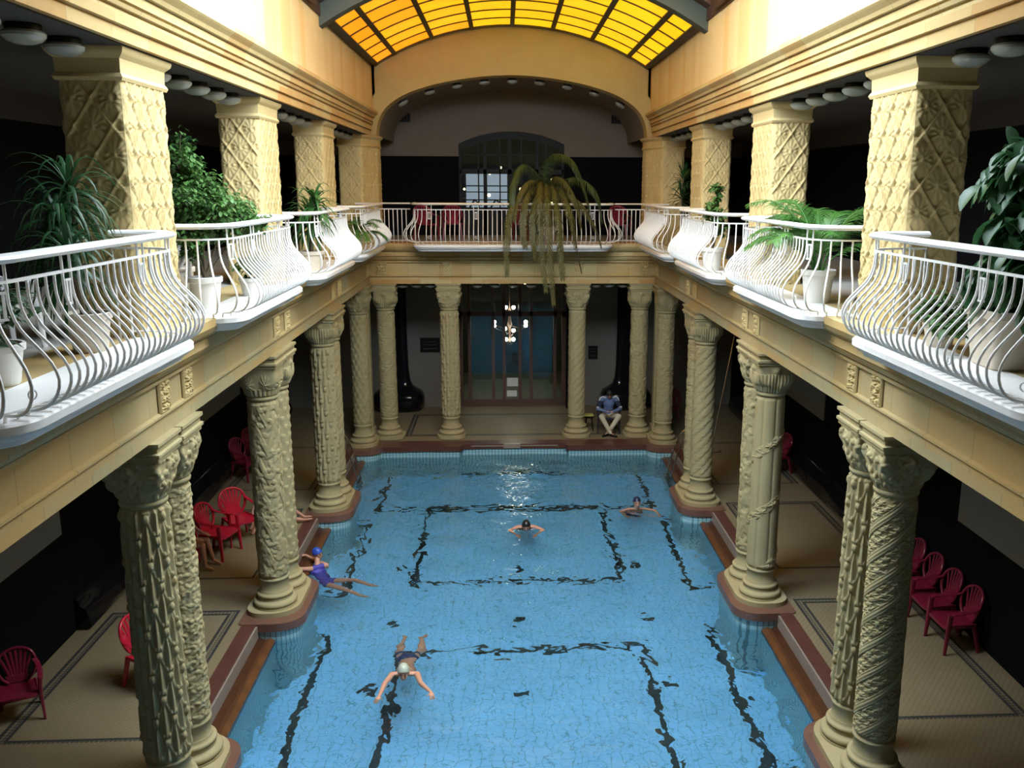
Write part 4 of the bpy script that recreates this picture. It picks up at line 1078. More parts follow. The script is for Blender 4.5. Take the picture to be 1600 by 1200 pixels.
# ------------------------------------------------------------------ pool ladders at the far corners, net pole
for s in (-1, 1):
    e = empty('pool_ladder', (s*4.33, 21.9, 0)); tag(e, 'steel pool ladder in the far %s corner' % ('left' if s < 0 else 'right'), 'ladder', kind='thing')
    for dy in (-.25, .25):
        b = MB(); b.tube([tuple(p) for p in spline([(s*.35,dy,.0),(s*.33,dy,.62),(s*.20,dy,.86),(s*-.02,dy,.80),(-s*.22,dy,.35),(-s*.36,dy,-.25),(-s*.38,dy,-.9)], 4)], .019, 8); b.build('handrail', M['chrome'], e)
    for z in (-.35,-.62,-.88):
        b = MB(); b.box(-s*.37-.04, -s*.37+.04, -.25, .25, z-.015, z+.015); b.build('rung', M['chrome'], e, smooth=False)
e = empty('pool_net', (5.35,23.2,0)); tag(e, 'long thin pool net leaning in the dark behind the right columns', 'pool net', kind='thing')
b = MB(); b.tube([(0,0,.05),(.9,1.2,3.6)], .014, 6); b.build('pole', M['chrome'], e)
b = MB(); b.tube([(0.22*math.cos(a)-.0,.16*math.sin(a)-.2,.04) for a in np.linspace(0,2*PI,17)], .012, 5); b.build('hoop', M['chrome'], e)
# ------------------------------------------------------------------ plants
def pot(e, r, h, mat, loc=(0,0,0), square=False):
    b = MB()
    if square:
        pr = [(r*.72,0),(r*.8,.02),(r*.98,h*.85),(r*1.06,h*.87),(r*1.06,h),(r*.95,h),(r*.9,h*.9)]
        b.loft([[(x,y,z) for x,y in rrect(-a,a,-a,a,(a*.25,)*4,3)] for a, z in pr]); b.build('pot', mat, e)
    else:
        b.lathe([(.001,0),(r*.70,0),(r*.74,.015),(r*.93,h*.82),(r*1.03,h*.84),(r*1.05,h*.98),(r*1.0,h),(r*.92,h),(r*.9,h*.9),(.001,h*.9)], seg=28); b.build('pot', mat, e)
    b = MB(); b.lathe([(.001,h*.93),(r*.88,h*.92)], seg=20); b.build('soil', M['soil'], e)
def strap(b, root, az, el, L, wd, droop, seg=7, fold=.25, tw=0):
    """arching strap leaf"""
    p = Vector(root); d = Vector((math.cos(az)*math.cos(el), math.sin(az)*math.cos(el), math.sin(el))); side = Vector((-math.sin(az), math.cos(az), 0))
    vs = []; st = L/seg
    for i in range(seg+1):
        f = i/seg; w_ = wd*(min(1, .35+f*3))*(1-f**2.2)+.001; up2 = side.cross(d)
        vs += [p-side*w_+up2*w_*fold, p, p+side*w_+up2*w_*fold]
        d = (d+Vector((0,0,-droop*st*(1+1.2*f)))).normalized(); p = p+d*st
    fs = []
    for i in range(seg): a = i*3; fs += [(a,a+1,a+4,a+3),(a+1,a+2,a+5,a+4)]
    b.add(vs, fs)
def broad(b, p, d, L, wd, up=(0,0,1), curl=.3, seg=4):
    p = Vector(p); d = Vector(d).normalized(); side = d.cross(Vector(up))
    if side.length < .1: side = Vector((1,0,0))
    side.normalize(); vs = []
    for i in range(seg+1):
        f = i/seg; w_ = wd*math.sin(PI*min(.98, .06+f*.92))**.8; nn = side.cross(d)
        vs += [p-side*w_+nn*w_*.25, p, p+side*w_+nn*w_*.25]
        d = (d+Vector((0,0,-curl/seg))).normalized(); p = p+d*(L/seg)
    fs = []
    for i in range(seg): a = i*3; fs += [(a,a+1,a+4,a+3),(a+1,a+2,a+5,a+4)]
    b.add(vs, fs)
def frond(b, path, n, ll, wd, droop=.6, taper=True, rr=random):
    """feather leaf along a path of points: rachis plus two rows of leaflets"""
    P = spline(path, 8); b.tube(P, [.012*(1-.75*i/len(P)) for i in range(len(P))], 5)
    N = len(P)-1
    for i in range(n):
        f = .10+.90*i/(n-1); q = f*N; k = min(int(q), N-1); p = P[k].lerp(P[k+1], q-k); t = (P[k+1]-P[k]).normalized()
        s0 = t.cross(Vector((0,0,1)))
        if s0.length < .15: s0 = Vector((1,0,0))-t*t.x
        s0.normalize(); L = ll*(math.sin(PI*min(.97, .12+f*.82))**.6)*rr.uniform(.85,1.1)
        for sg in (-1, 1):
            d = (t*rr.uniform(.55,.8)+s0*sg*rr.uniform(.6,.9)+Vector((0,0,rr.uniform(-.15,.2)))).normalized(); seg = 4; vs = []; pp = p.copy()
            for j in range(seg+1):
                g = j/seg; w_ = wd*(1-g**1.6)+.0006; sd2 = t if abs(d.dot(t)) < .9 else s0
                sd3 = (sd2-d*d.dot(sd2)).normalized(); vs += [pp-sd3*w_, pp+sd3*w_]
                d = (d+Vector((0,0,-droop*(.3+g)/seg*2))).normalized(); pp = pp+d*(L/seg)
            b.add(vs, [(2*j,2*j+1,2*j+3,2*j+2) for j in range(seg)])
def plant(name, loc, label, cat='potted plant', group='potted plants on the galleries'):
    e = empty(name, loc); tag(e, label, cat, group, 'thing'); return e
def dracaena(loc, label, heads, L, wd, mat, n=46, potr=.17, poth=.32, potmat=None, droop=1.1, seed=1, name='potted_dracaena'):
    R = random.Random(seed); e = plant(name, loc, label); pot(e, potr, poth, potmat or M['pot_cream'])
    st = MB(); lf = MB()
    for hx, hy, hz in heads:
        st.tube([(hx*.2,hy*.2,poth*.9),(hx*.6,hy*.6,poth+(hz-poth)*.5),(hx,hy,hz)], [.025,.02,.016], 7)
        for i in range(n):
            f = i/n; strap(lf, (hx,hy,hz-.22*(1-f)), R.uniform(0,2*PI), 1.35-1.5*(1-f)+R.uniform(-.15,.15), L*R.uniform(.75,1.1), wd, droop*R.uniform(.7,1.3))
    st.build('stem', M['bark'], e); lf.build('foliage', mat, e, ang=180); return e
def bush(loc, label, blobs, n, leaf, mat, potr, poth, potmat, seed, square=False, curl=.5, name='potted_ficus'):
    R = random.Random(seed); e = plant(name, loc, label); pot(e, potr, poth, potmat, square=square); st = MB(); lf = MB()
    tot = sum(a*b_*c for _, _, _, a, b_, c in blobs)
    for (x, y, z, a, b_, c) in blobs:
        st.tube([(0,0,poth*.9),(x*.4,y*.4,poth+(z-poth)*.5),(x,y,z)], [.02,.014,.008], 6)
        nb = max(8, int(26*a*b_*c/tot*len(blobs))); tips = []
        for i in range(nb):
            u = Vector((R.gauss(0,1),R.gauss(0,1),R.gauss(0,1))).normalized(); q = Vector((x+u.x*a*R.uniform(.5,1),y+u.y*b_*R.uniform(.5,1),z+u.z*c*R.uniform(.5,1))); tips.append(q)
            st.tube([(x*.8,y*.8,z-c*.4),tuple((q+Vector((x,y,z)))/2+Vector((0,0,.05))),tuple(q)], [.007,.005,.003], 4)
        for i in range(int(n*a*b_*c/tot)):
            q0 = R.choice(tips); q = q0.lerp(Vector((x,y,z)), R.uniform(0,.5))+Vector((R.gauss(0,a*.16),R.gauss(0,b_*.16),R.gauss(0,c*.16)))
            az = R.uniform(0,2*PI); d = Vector((math.cos(az),math.sin(az),R.uniform(-.7,.25))); L = leaf*R.uniform(.7,1.25)
            broad(lf, q, d, L, L*.26, seg=3 if curl < 1 else 5, curl=curl)
    st.build('stem', M['bark'], e); lf.build('foliage', mat, e, ang=180); return e
def areca(loc, label, n, L, mat, potr, poth, potmat, seed, lean=(0,0), name='potted_palm', el=(.75,1.35), ll=.32, wd=.008, leaflets=34):
    R = random.Random(seed); e = plant(name, loc, label); pot(e, potr, poth, potmat); lf = MB(); st = MB()
    for i in range(n):
        az = R.uniform(0,2*PI)+i*2.4; h = R.uniform(.75,1.15)*L; elv = R.uniform(*el); r0 = .04
        p = Vector((r0*math.cos(az), r0*math.sin(az), poth*.9)); d = Vector((math.cos(az)*math.cos(elv)+lean[0], math.sin(az)*math.cos(elv)+lean[1], math.sin(elv))).normalized(); pts = [p.copy()]
        for k in range(6): p = p+d*(h/6); pts.append(p.copy()); d = (d+Vector((0,0,-.26-.05*k))).normalized()
        st.tube(pts[:3], [.012,.01,.008], 5); frond(lf, pts[1:], leaflets, ll, wd, .5, rr=R)
    st.build('stem', mat, e); lf.build('foliage', mat, e, ang=180); return e
G = ZS
# left gallery
dracaena((-4.05,8.35,G), 'dark long-leaved dracaena in front of the nearest left pillar', [(-.12,-.1,1.25),(.05,-.35,.95),(-.10,.12,1.5)], .66, .020, M['leaf_dark'], 64, .2, .36, M['pot_cream'], 3.0, 3)
bush((-4.1,6.9,G), 'low dark leafy plant in the nearest left balcony', [(0,0,.62,.34,.34,.22),(.1,-.3,.5,.25,.25,.18)], 520, .10, M['leaf_dark'], .2, .32, M['pot_white'], 5, name='potted_creeper')
bush((-3.92,11.25,G), 'bushy green ficus in a white pot on the second left balcony', [(0,.1,1.25,.42,.55,.42),(-.28,.25,1.72,.30,.38,.42),(.22,.55,1.1,.34,.42,.36),(-.1,-.1,.85,.30,.3,.25),(.35,.95,.95,.24,.28,.24)], 6500, .072, M['leaf_ficus'], .20, .40, M['pot_white'], 11)
bush((-3.75,12.6,G), 'small trailing plant in a white pot near the second left balcony rail', [(0,0,.42,.26,.26,.16)], 260, .08, M['leaf_ficus'], .15, .25, M['pot_white'], 12, name='potted_creeper')
bush((-4.7,12.6,G), 'dark tall bush in the shade behind the ficus', [(0,0,1.4,.4,.4,.5),(.1,.1,1.9,.3,.3,.3)], 1100, .10, M['leaf_dark'], .2, .4, M['pot_cream'], 13)
dracaena((-3.62,16.0,G), 'spreading green dracaena in a cream pot on the third left balcony', [(.05,0,1.05),(.1,.05,1.25),(-.05,.15,.95)], .58, .034, M['leaf_dracaena'], 46, .22, .38, M['pot_cream'], 2.6, 21)
areca((-3.60,20.7,G), 'thin low palm in a white pot next to the far left corner pillar', 11, .95, M['leaf_areca'], .17, .34, M['pot_white'], 31, el=(.5,1.2), ll=.26, leaflets=34)
# right gallery
bush((4.05,7.35,G), 'large glossy broad-leaved plant at the right frame edge', [(0,.0,1.66,.30,.42,.30),(-.0,-.25,1.25,.30,.45,.35),(.1,-.3,.85,.32,.45,.35),(-.1,.1,.75,.25,.3,.25)], 1500, .25, M['leaf_gloss'], .27, .50, M['pot_cream'], 41, square=True, curl=1.6, name='potted_rubber_plant')
bush((3.95,8.35,G), 'low green trailing plant behind the nearest right balcony rail', [(0,0,.35,.3,.3,.2),(-.1,-.35,.28,.2,.28,.14)], 520, .10, M['leaf_ficus'], .16, .24, M['pot_cream'], 42, name='potted_creeper')
areca((3.92,11.75,G), 'feathery green palm in a white fluted pot on the second right balcony', 18, 1.30, M['leaf_areca'], .22, .44, M['pot_white'], 51, el=(.95,1.4), ll=.36, wd=.0075, leaflets=64)
bush((3.55,16.35,G), 'small sparse ficus in a white pot on the third right balcony', [(0,0,1.0,.2,.28,.3),(.05,0,1.4,.18,.2,.25),(.2,.2,.8,.2,.25,.2)], 620, .10, M['leaf_ficus'], .2, .42, M['pot_white'], 61)
dracaena((3.78,20.6,G), 'dark dracaena in a pale pot next to the far right corner pillar', [(0,0,1.35),(.05,.1,1.75)], .45, .022, M['leaf_dark'], 44, .2, .36, M['pot_cream'], 1.6, 71)
# drooping palm over the far balcony
e = plant('drooping_palm', (.95,24.75,G), 'big half dry palm drooping over the far balcony rail', 'palm'); pot(e, .24, .42, M['pot_cream'])
st = MB(); st.tube([(0,0,.35),(.03,-.05,.75),(.0,-.1,1.15)], [.09,.08,.06], 10); st.build('trunk', M['bark'], e)
def wpx(px, py, y): return Vector((.83+(px-850)*.0166-.95, y-24.75, 7.68-(py-250)*.0163-G))
FR = [ # paths through (column, row, depth)
 ([(853,320,24.6),(840,275,24.4),(815,258,24.1),(800,285,23.7),(797,320,23.5)], 'g'),
 ([(853,320,24.6),(850,270,24.3),(862,243,24.0),(890,250,23.7),(908,290,23.5),(918,330,23.4)], 'g'),
 ([(856,318,24.6),(868,290,24.3),(900,278,24.0),(928,300,23.6),(938,345,23.5)], 'g'),
 ([(850,320,24.6),(825,298,24.2),(800,315,23.6),(790,360,23.3),(789,430,23.2)], 'd'),
 ([(852,320,24.6),(835,292,24.2),(818,312,23.5),(815,350,23.35),(818,385,23.3)], 'd'),
 ([(853,320,24.6),(845,285,24.2),(840,310,23.5),(843,380,23.25),(850,455,23.2)], 'd'),
 ([(853,320,24.6),(852,288,24.2),(852,325,23.5),(856,400,23.2),(862,475,23.15)], 'd'),
 ([(854,320,24.6),(862,290,24.2),(868,330,23.5),(872,385,23.25),(876,435,23.2)], 'd'),
 ([(855,320,24.6),(872,292,24.2),(886,325,23.5),(896,380,23.3),(906,425,23.3)], 'd'),
 ([(855,320,24.6),(875,300,24.2),(905,318,23.6),(925,350,23.4),(937,385,23.4)], 'd'),
 ([(853,318,24.6),(843,290,24.3),(826,283,23.9),(808,305,23.6),(800,345,23.4)], 'd'),
 ([(855,318,24.6),(863,280,24.2),(880,283,23.8),(897,315,23.5),(905,355,23.4)], 'd'),
 ([(853,320,24.6),(848,296,24.1),(832,320,23.5),(830,360,23.4),(833,405,23.3)], 'd'),
]
lg, ld_ = MB(), MB(); RRn = random.Random(5)
for pth, kd in FR: frond(lg if kd == 'g' else ld_, [wpx(*p) for p in pth], 110, .34 if kd == 'g' else .30, .0095, 1.7, rr=RRn)
o = lg.build('foliage', M['leaf_palm_green'], e, ang=180); o = ld_.build('dry_foliage', M['leaf_palm'], e, ang=180)
# ------------------------------------------------------------------ people
def V3(p): return Vector(p)
def frame(f, up):
    f = V3(f).normalized(); u = V3(up); r = f.cross(u).normalized(); u = r.cross(f).normalized(); return r, f, u
def capsule(b, p0, p1, r0, r1, seg=12):
    p0, p1 = V3(p0), V3(p1); d = p1-p0; L = d.length
    if L < 1e-5: b.ell(p0, (r0,)*3, seg, 8); return
    t = d/L; pts = []; rs = []
    for k in range(5): a = PI/2*(1-k/4); pts.append(p0-t*r0*math.sin(a)); rs.append(max(.0006, r0*math.cos(a)))
    for k in range(1, 5): a = PI/2*k/4; pts.append(p1+t*r1*math.sin(a)); rs.append(max(.0006, r1*math.cos(a)))
    b.tube(pts, rs, seg)
def blob(b, c, r, R=None, seg=16):
    """ellipsoid with axes r along frame R=(right, forward, up)"""
    if R is None: b.ell(c, r, seg, 10); return
    Mx = Matrix((R[0], R[1], R[2])).transposed(); b.ell(c, r, seg, 10, M=Mx)
def unify(b, name, mat, parent, vox=.009, smooth=4):
    me = bpy.data.meshes.new('tmp'); me.from_pydata(b.v, [], b.f); o = bpy.data.objects.new('tmp', me); COL.objects.link(o)
    md = o.modifiers.new('r', 'REMESH'); md.mode = 'VOXEL'; md.voxel_size = vox; md.use_smooth_shade = True
    ms = o.modifiers.new('s', 'SMOOTH'); ms.iterations = smooth; ms.factor = .5
    dg = bpy.context.evaluated_depsgraph_get(); me2 = bpy.data.meshes.new_from_object(o.evaluated_get(dg)); bpy.data.objects.remove(o); bpy.data.meshes.remove(me)
    me2.name = name; me2.materials.clear(); me2.materials.append(mat); me2.shade_smooth()
    o = bpy.data.objects.new(name, me2); COL.objects.link(o); o.parent = parent; return o
def hand(b, wrist, d, palm_n, side, curl=.25, s=1.0):
    """d = finger direction, palm_n = palm normal, side = +1/-1 which side the thumb leaves"""
    d = V3(d).normalized(); n = V3(palm_n); n = (n-d*n.dot(d)).normalized(); lat = d.cross(n)*side; w_ = V3(wrist)
    c = w_+d*.045*s; blob(b, c, (.040*s,.052*s,.016*s), (lat, d, n)); capsule(b, w_, w_+d*.03*s, .025*s, .022*s)
    for k, (o, L) in enumerate(((.031,.068),(.011,.078),(-.010,.072),(-.029,.056))):
        p = w_+d*.085*s+lat*o*s; q = p+(d+lat*(o*1.6)).normalized()*L*.5*s+n*curl*.01; q2 = q+(d+lat*o+n*curl).normalized()*L*.5*s
        capsule(b, p, q, .0088*s, .0082*s, 8); capsule(b, q, q2, .0082*s, .0068*s, 8)
    p = w_+d*.03*s+lat*.030*s; q = p+(d*.6+lat*.75).normalized()*.04*s; q2 = q+(d*.9+lat*.3+n*.25).normalized()*.032*s
    capsule(b, p, q, .012*s, .0105*s, 8); capsule(b, q, q2, .0105*s, .008*s, 8)
def head(b, c, F, s=1.0):
    r, f, u = F; c = V3(c)
    blob(b, c+u*.015*s-f*.008*s, (.074*s,.094*s,.100*s), F); blob(b, c-u*.05*s+f*.022*s, (.052*s,.062*s,.062*s), F)
    capsule(b, c+f*.083*s+u*.005*s, c+f*.102*s-u*.026*s, .009*s, .0145*s, 8)
    for k in (-1, 1):
        blob(b, c+r*k*.074*s-u*.005*s-f*.005*s, (.009*s,.018*s,.030*s), F); blob(b, c+r*k*.04*s+f*.065*s-u*.022*s, (.02*s,.02*s,.016*s), F)
    capsule(b, c+f*.086*s-u*.054*s-r*.016*s, c+f*.086*s-u*.054*s+r*.016*s, .008*s, .008*s, 8)
def face_parts(c, F, par, s=1.0, brow=None):
    r, f, u = F; c = V3(c)
    for k in (-1, 1):
        b = MB(); blob(b, c+r*k*.031*s+f*.080*s+u*.006*s, (.0125*s,.008*s,.0075*s), F); b.build('eye', M['eye'], par)
        b = MB(); capsule(b, c+r*k*.018*s+f*.090*s+u*.027*s, c+r*k*.045*s+f*.080*s+u*.028*s, .0035*s, .003*s, 6); b.build('eyebrow', M['hair_dark'], par)
    b = MB(); capsule(b, c+f*.0945*s-u*.054*s-r*.017*s, c+f*.0945*s-u*.054*s+r*.017*s, .0045*s, .0045*s, 6); b.build('mouth', M['lips'], par)
def capshell(c, F, par, mat, name='swim_cap', s=1.0, low=-.01):
    r, f, u = F; c = V3(c); b = MB(); ax = u*.85-f*.53; rings = []
    ax = ax.normalized(); rr = r; ff = rr.cross(ax) * -1
    Mx = Matrix((rr, ff, ax)).transposed(); o = c+u*.012*s-f*.012*s
    for i in range(9):
        a = PI*.54*(1-i/8)
        rings.append([o+Mx @ Vector((math.cos(t)*math.sin(a)*.088*s, math.sin(t)*math.sin(a)*.106*s, math.cos(a)*.117*s)) for t in np.linspace(0, 2*PI, 24, endpoint=False)])
    rings[-1] = [o+Mx @ Vector((math.cos(t)*.002, math.sin(t)*.002, .118*s)) for t in np.linspace(0, 2*PI, 24, endpoint=False)]
    b.loft(rings); b.build(name, mat, par); return o
M['eye'] = plain('eye', (.05,.04,.035), .2, .1)
M['lips'] = plain('lips', (.32,.08,.07), .5, .1)
M['hair_dark'] = plain('dark_hair', (.012,.009,.008), .6, .3, 30)
M['cap_green'] = plain('pale_green_swim_cap', (.42,.46,.36), .35, .25, 14)
M['cap_black'] = plain('black_swim_cap', (.012,.016,.014), .35, .2, 10)
M['cap_navy'] = plain('navy_swim_cap', (.012,.018,.06), .35, .2, 10)
M['cap_blue'] = plain('blue_swim_cap', (.03,.08,.42), .35, .2, 10)
M['suit_blue'] = plain('violet_blue_swimsuit', (.06,.05,.34), .6, .5, 14)
M['suit_dark'] = plain('dark_blue_swimsuit', (.02,.04,.12), .6, .2, 14)
def torso(b, chest, pelvis, shl, shr, hl, hr, F=None, s=1.0, grow=0.0):
    chest, pelvis, shl, shr, hl, hr = map(V3, (chest, pelvis, shl, shr, hl, hr)); g = grow
    up = (chest-pelvis).normalized(); r = (shr-shl).normalized(); f = r.cross(up)*-1; r = f.cross(up)*-1 if False else r
    Fm = (r, up.cross(r).normalized(), up)
    mid = (chest+pelvis)/2
    blob(b, chest, (.150*s+g,.098*s+g,.15*s+g), Fm); blob(b, mid, (.125*s+g,.088*s+g,.15*s+g), Fm); blob(b, pelvis, (.150*s+g,.098*s+g,.12*s+g), Fm)
    capsule(b, shl, shr, .052*s+g, .052*s+g)
    for h in (hl, hr): capsule(b, pelvis, h, .085*s+g, .088*s+g)
def human(name, J, label, mat, capmat=None, s=1.0, vox=.009, suit=None, trunks=None, hands=True, group=None):
    """J holds world-space joints"""
    base = V3(J['pelvis']); e = empty(name, (base.x, base.y, J.get('z', base.z))); tag(e, label, 'person', group, 'thing'); O = V3(e.location)
    K = {k: (V3(v)-O if k not in ('look','up','z','handl','handr','palml','palmr','curl') else v) for k, v in J.items()}
    F = frame(J['look'], J.get('up', (0,0,1))); b = MB(); head(b, K['head'], F, s)
    neck = (K['shl']+K['shr'])/2+ (K['chest']-K['pelvis']).normalized()*.03
    capsule(b, neck, K['head']-F[2]*.05-F[1]*.01, .056*s, .052*s)
    torso(b, K['chest'], K['pelvis'], K['shl'], K['shr'], K['hipl'], K['hipr'], s=s)
    for q in 'lr':
        capsule(b, K['sh'+q], K['el'+q], .050*s, .037*s); capsule(b, K['el'+q], K['wr'+q], .038*s, .025*s)
        capsule(b, K['hip'+q], K['kn'+q], .086*s, .055*s); capsule(b, K['kn'+q], K['an'+q], .055*s, .034*s)
        calf = K['kn'+q].lerp(K['an'+q], .3); blob(b, calf, (.052*s,)*3)
        an, to = K['an'+q], K['toe'+q]; capsule(b, an, to, .034*s, .022*s); capsule(b, an-(to-an).normalized()*.03, an.lerp(to, .6), .030*s, .032*s)
        if hands: hand(b, K['wr'+q], J['hand'+q], J['palm'+q], 1 if q == 'l' else -1, J.get('curl', .3), s)
    body = unify(b, 'body', mat, e, vox); face_parts(K['head'], F, e, s)
    if capmat: capshell(K['head'], F, e, capmat, s=s)
    if suit:
        b = MB(); torso(b, K['chest'], K['pelvis'], K['shl'].lerp(K['shr'], .25), K['shr'].lerp(K['shl'], .25), K['hipl'], K['hipr'], s=s, grow=.008)
        unify(b, 'swimsuit', suit, e, .014)
    if trunks:
        b = MB(); blob(b, K['pelvis'], (.160*s,.108*s,.112*s), frame(J['look'], tuple((K['chest']-K['pelvis']).normalized())))
        for q in 'lr': capsule(b, K['pelvis'].lerp(K['hip'+q], .5), K['hip'+q].lerp(K['kn'+q], .3), .098*s, .086*s)
        unify(b, 'swim_trunks', trunks, e, .014)
    return e, K, F, O
W = WATER
# breaststroke swimmer in the foreground, facing the camera
x, y = -1.82, 12.45
human('swimmer', dict(head=(x,y,W+.085), look=(.05,-1,-.10), up=(0,-.1,1), chest=(x,y+.30,W-.10), pelvis=(x-.02,y+.78,W-.26), shl=(x-.19,y+.13,W-.035), shr=(x+.19,y+.13,W-.035),
    ell=(x-.26,y-.18,W+.010), elr=(x+.28,y-.20,W+.012), wrl=(x-.30,y-.50,W-.005), wrr=(x+.45,y-.44,W-.0), handl=(-.25,-1,-.1), handr=(.25,-1,-.12), palml=(0,0,-1), palmr=(0,0,-1),
    hipl=(x-.11,y+.86,W-.28), hipr=(x+.08,y+.86,W-.28), knl=(x-.22,y+1.2,W-.42), knr=(x+.18,y+1.2,W-.42), anl=(x-.14,y+1.55,W-.34), anr=(x+.12,y+1.55,W-.34), toel=(x-.2,y+1.66,W-.40), toer=(x+.2,y+1.66,W-.40)),
    'person in a pale green swim cap swimming breaststroke towards the camera, arms spread, nearest swimmer', M['skin'], M['cap_green'], 1.08, trunks=M['suit_dark'], group='swimmers in the pool')
x, y = .19, 18.45
human('swimmer', dict(head=(x,y,W+.05), look=(0,-1,-.35), chest=(x,y+.24,W-.18), pelvis=(x,y+.55,W-.52), shl=(x-.19,y+.10,W-.02), shr=(x+.19,y+.10,W-.02),
    ell=(x-.36,y-.10,W-.01), elr=(x+.36,y-.10,W-.01), wrl=(x-.22,y-.30,W-.05), wrr=(x+.22,y-.30,W-.05), handl=(.5,-1,-.1), handr=(-.5,-1,-.1), palml=(0,0,-1), palmr=(0,0,-1),
    hipl=(x-.1,y+.64,W-.56), hipr=(x+.1,y+.64,W-.56), knl=(x-.16,y+.9,W-.95), knr=(x+.16,y+.9,W-.95), anl=(x-.12,y+1.3,W-1.1), anr=(x+.12,y+1.3,W-1.1), toel=(x-.15,y+1.4,W-1.2), toer=(x+.15,y+1.4,W-1.2)),
    'person in a black swim cap swimming towards the camera in the middle of the pool', M['skin'], M['cap_black'], 1.1, vox=.011, trunks=M['suit_dark'], group='swimmers in the pool')
x, y = 2.78, 19.55
human('swimmer', dict(head=(x,y,W+.16), look=(.1,-1,-.05), chest=(x,y+.12,W-.20), pelvis=(x,y+.35,W-.6), shl=(x-.19,y+.04,W-.04), shr=(x+.19,y+.04,W-.04),
    ell=(x-.40,y-.12,W-.03), elr=(x+.40,y-.10,W-.02), wrl=(x-.30,y-.36,W-.05), wrr=(x+.46,y-.34,W-.03), handl=(.4,-1,0), handr=(0,-1,0), palml=(0,0,-1), palmr=(0,0,-1),
    hipl=(x-.1,y+.42,W-.66), hipr=(x+.1,y+.42,W-.66), knl=(x-.16,y+.6,W-1.05), knr=(x+.16,y+.7,W-1.0), anl=(x-.14,y+1.0,W-1.1), anr=(x+.14,y+1.1,W-1.1), toel=(x-.2,y+1.1,W-1.2), toer=(x+.2,y+1.2,W-1.2)),
    'person in a navy swim cap with bare shoulders above water near the far right columns', M['skin'], M['cap_navy'], 1.08, vox=.011, trunks=M['suit_dark'], group='swimmers in the pool')
# woman holding the left pool edge, legs afloat
human('swimmer', dict(head=(-3.93,16.62,W+.27), look=(.75,-.35,-.1), up=(-.15,0,1), chest=(-3.90,16.42,W-.07), pelvis=(-3.66,16.12,W-.22), shl=(-3.76,16.55,W+.05), shr=(-4.04,16.36,W+.06),
    ell=(-4.02,16.78,W+.06), elr=(-4.22,16.24,W+.12), wrl=(-4.22,16.90,W+.12), wrr=(-4.40,16.42,W+.33), handl=(-1,.3,0), handr=(-1,.3,0), palml=(0,0,-1), palmr=(0,0,-1),
    hipl=(-3.55,16.14,W-.20), hipr=(-3.64,15.98,W-.20), knl=(-3.15,16.10,W-.14), knr=(-3.25,15.70,W-.16), anl=(-2.82,15.92,W-.2), anr=(-2.95,15.45,W-.16), toel=(-2.68,15.88,W-.22), toer=(-2.78,15.36,W-.15)),
    'woman in a blue swim cap and violet swimsuit holding the left pool edge, legs floating', M['skin'], M['cap_blue'], 1.02, suit=M['suit_blue'], group='swimmers in the pool')
# person seated on the left deck, half hidden by the nearest columns
human('bather', dict(z=0, head=(-6.34,15.91,1.24), look=(.9,-.4,-.15), chest=(-6.30,15.91,.90), pelvis=(-6.34,15.92,.50), shl=(-6.24,16.08,1.02), shr=(-6.34,15.74,1.02),
    ell=(-6.12,16.16,.76), elr=(-6.17,15.70,.76), wrl=(-5.90,16.06,.66), wrr=(-5.94,15.78,.66), handl=(1,-.2,-.3), handr=(1,.1,-.3), palml=(0,0,-1), palmr=(0,0,-1),
    hipl=(-6.27,16.00,.50), hipr=(-6.29,15.84,.50), knl=(-5.84,16.06,.52), knr=(-5.85,15.84,.50), anl=(-5.76,16.12,.09), anr=(-5.82,15.84,.08), toel=(-5.62,16.08,.035), toer=(-5.68,15.81,.035)),
    'person in a dark swimsuit seated beside the red chairs, behind the nearest left columns', M['skin'], None, 1.0, suit=M['suit_dark'])
c = cc(c0, (-6.34,15.92,0), face(1,-.05), 'red plastic armchair under the seated bather on the left deck')
# person lying on the deck behind the second left columns
human('sunbather', dict(z=0, head=(-5.38,17.95,.80), look=(.6,.6,-.2), chest=(-5.34,18.02,.46), pelvis=(-5.28,18.10,.12), shl=(-5.46,18.16,.60), shr=(-5.22,17.90,.60),
    ell=(-5.52,18.0,.34), elr=(-5.30,17.72,.36), wrl=(-5.50,17.86,.10), wrr=(-5.42,17.66,.08), handl=(0,-1,-.2), handr=(0,-1,-.2), palml=(0,0,-1), palmr=(0,0,-1),
    hipl=(-5.22,18.18,.11), hipr=(-5.18,18.05,.11), knl=(-4.86,18.36,.30), knr=(-4.84,18.14,.14), anl=(-4.56,18.42,.05), anr=(-4.52,18.20,.07), toel=(-4.42,18.42,.06), toer=(-4.36,18.20,.09)),
    'person resting behind the second pair of left columns, bare leg on the pool edge', M['skin'], None, .98, suit=M['suit_dark'])
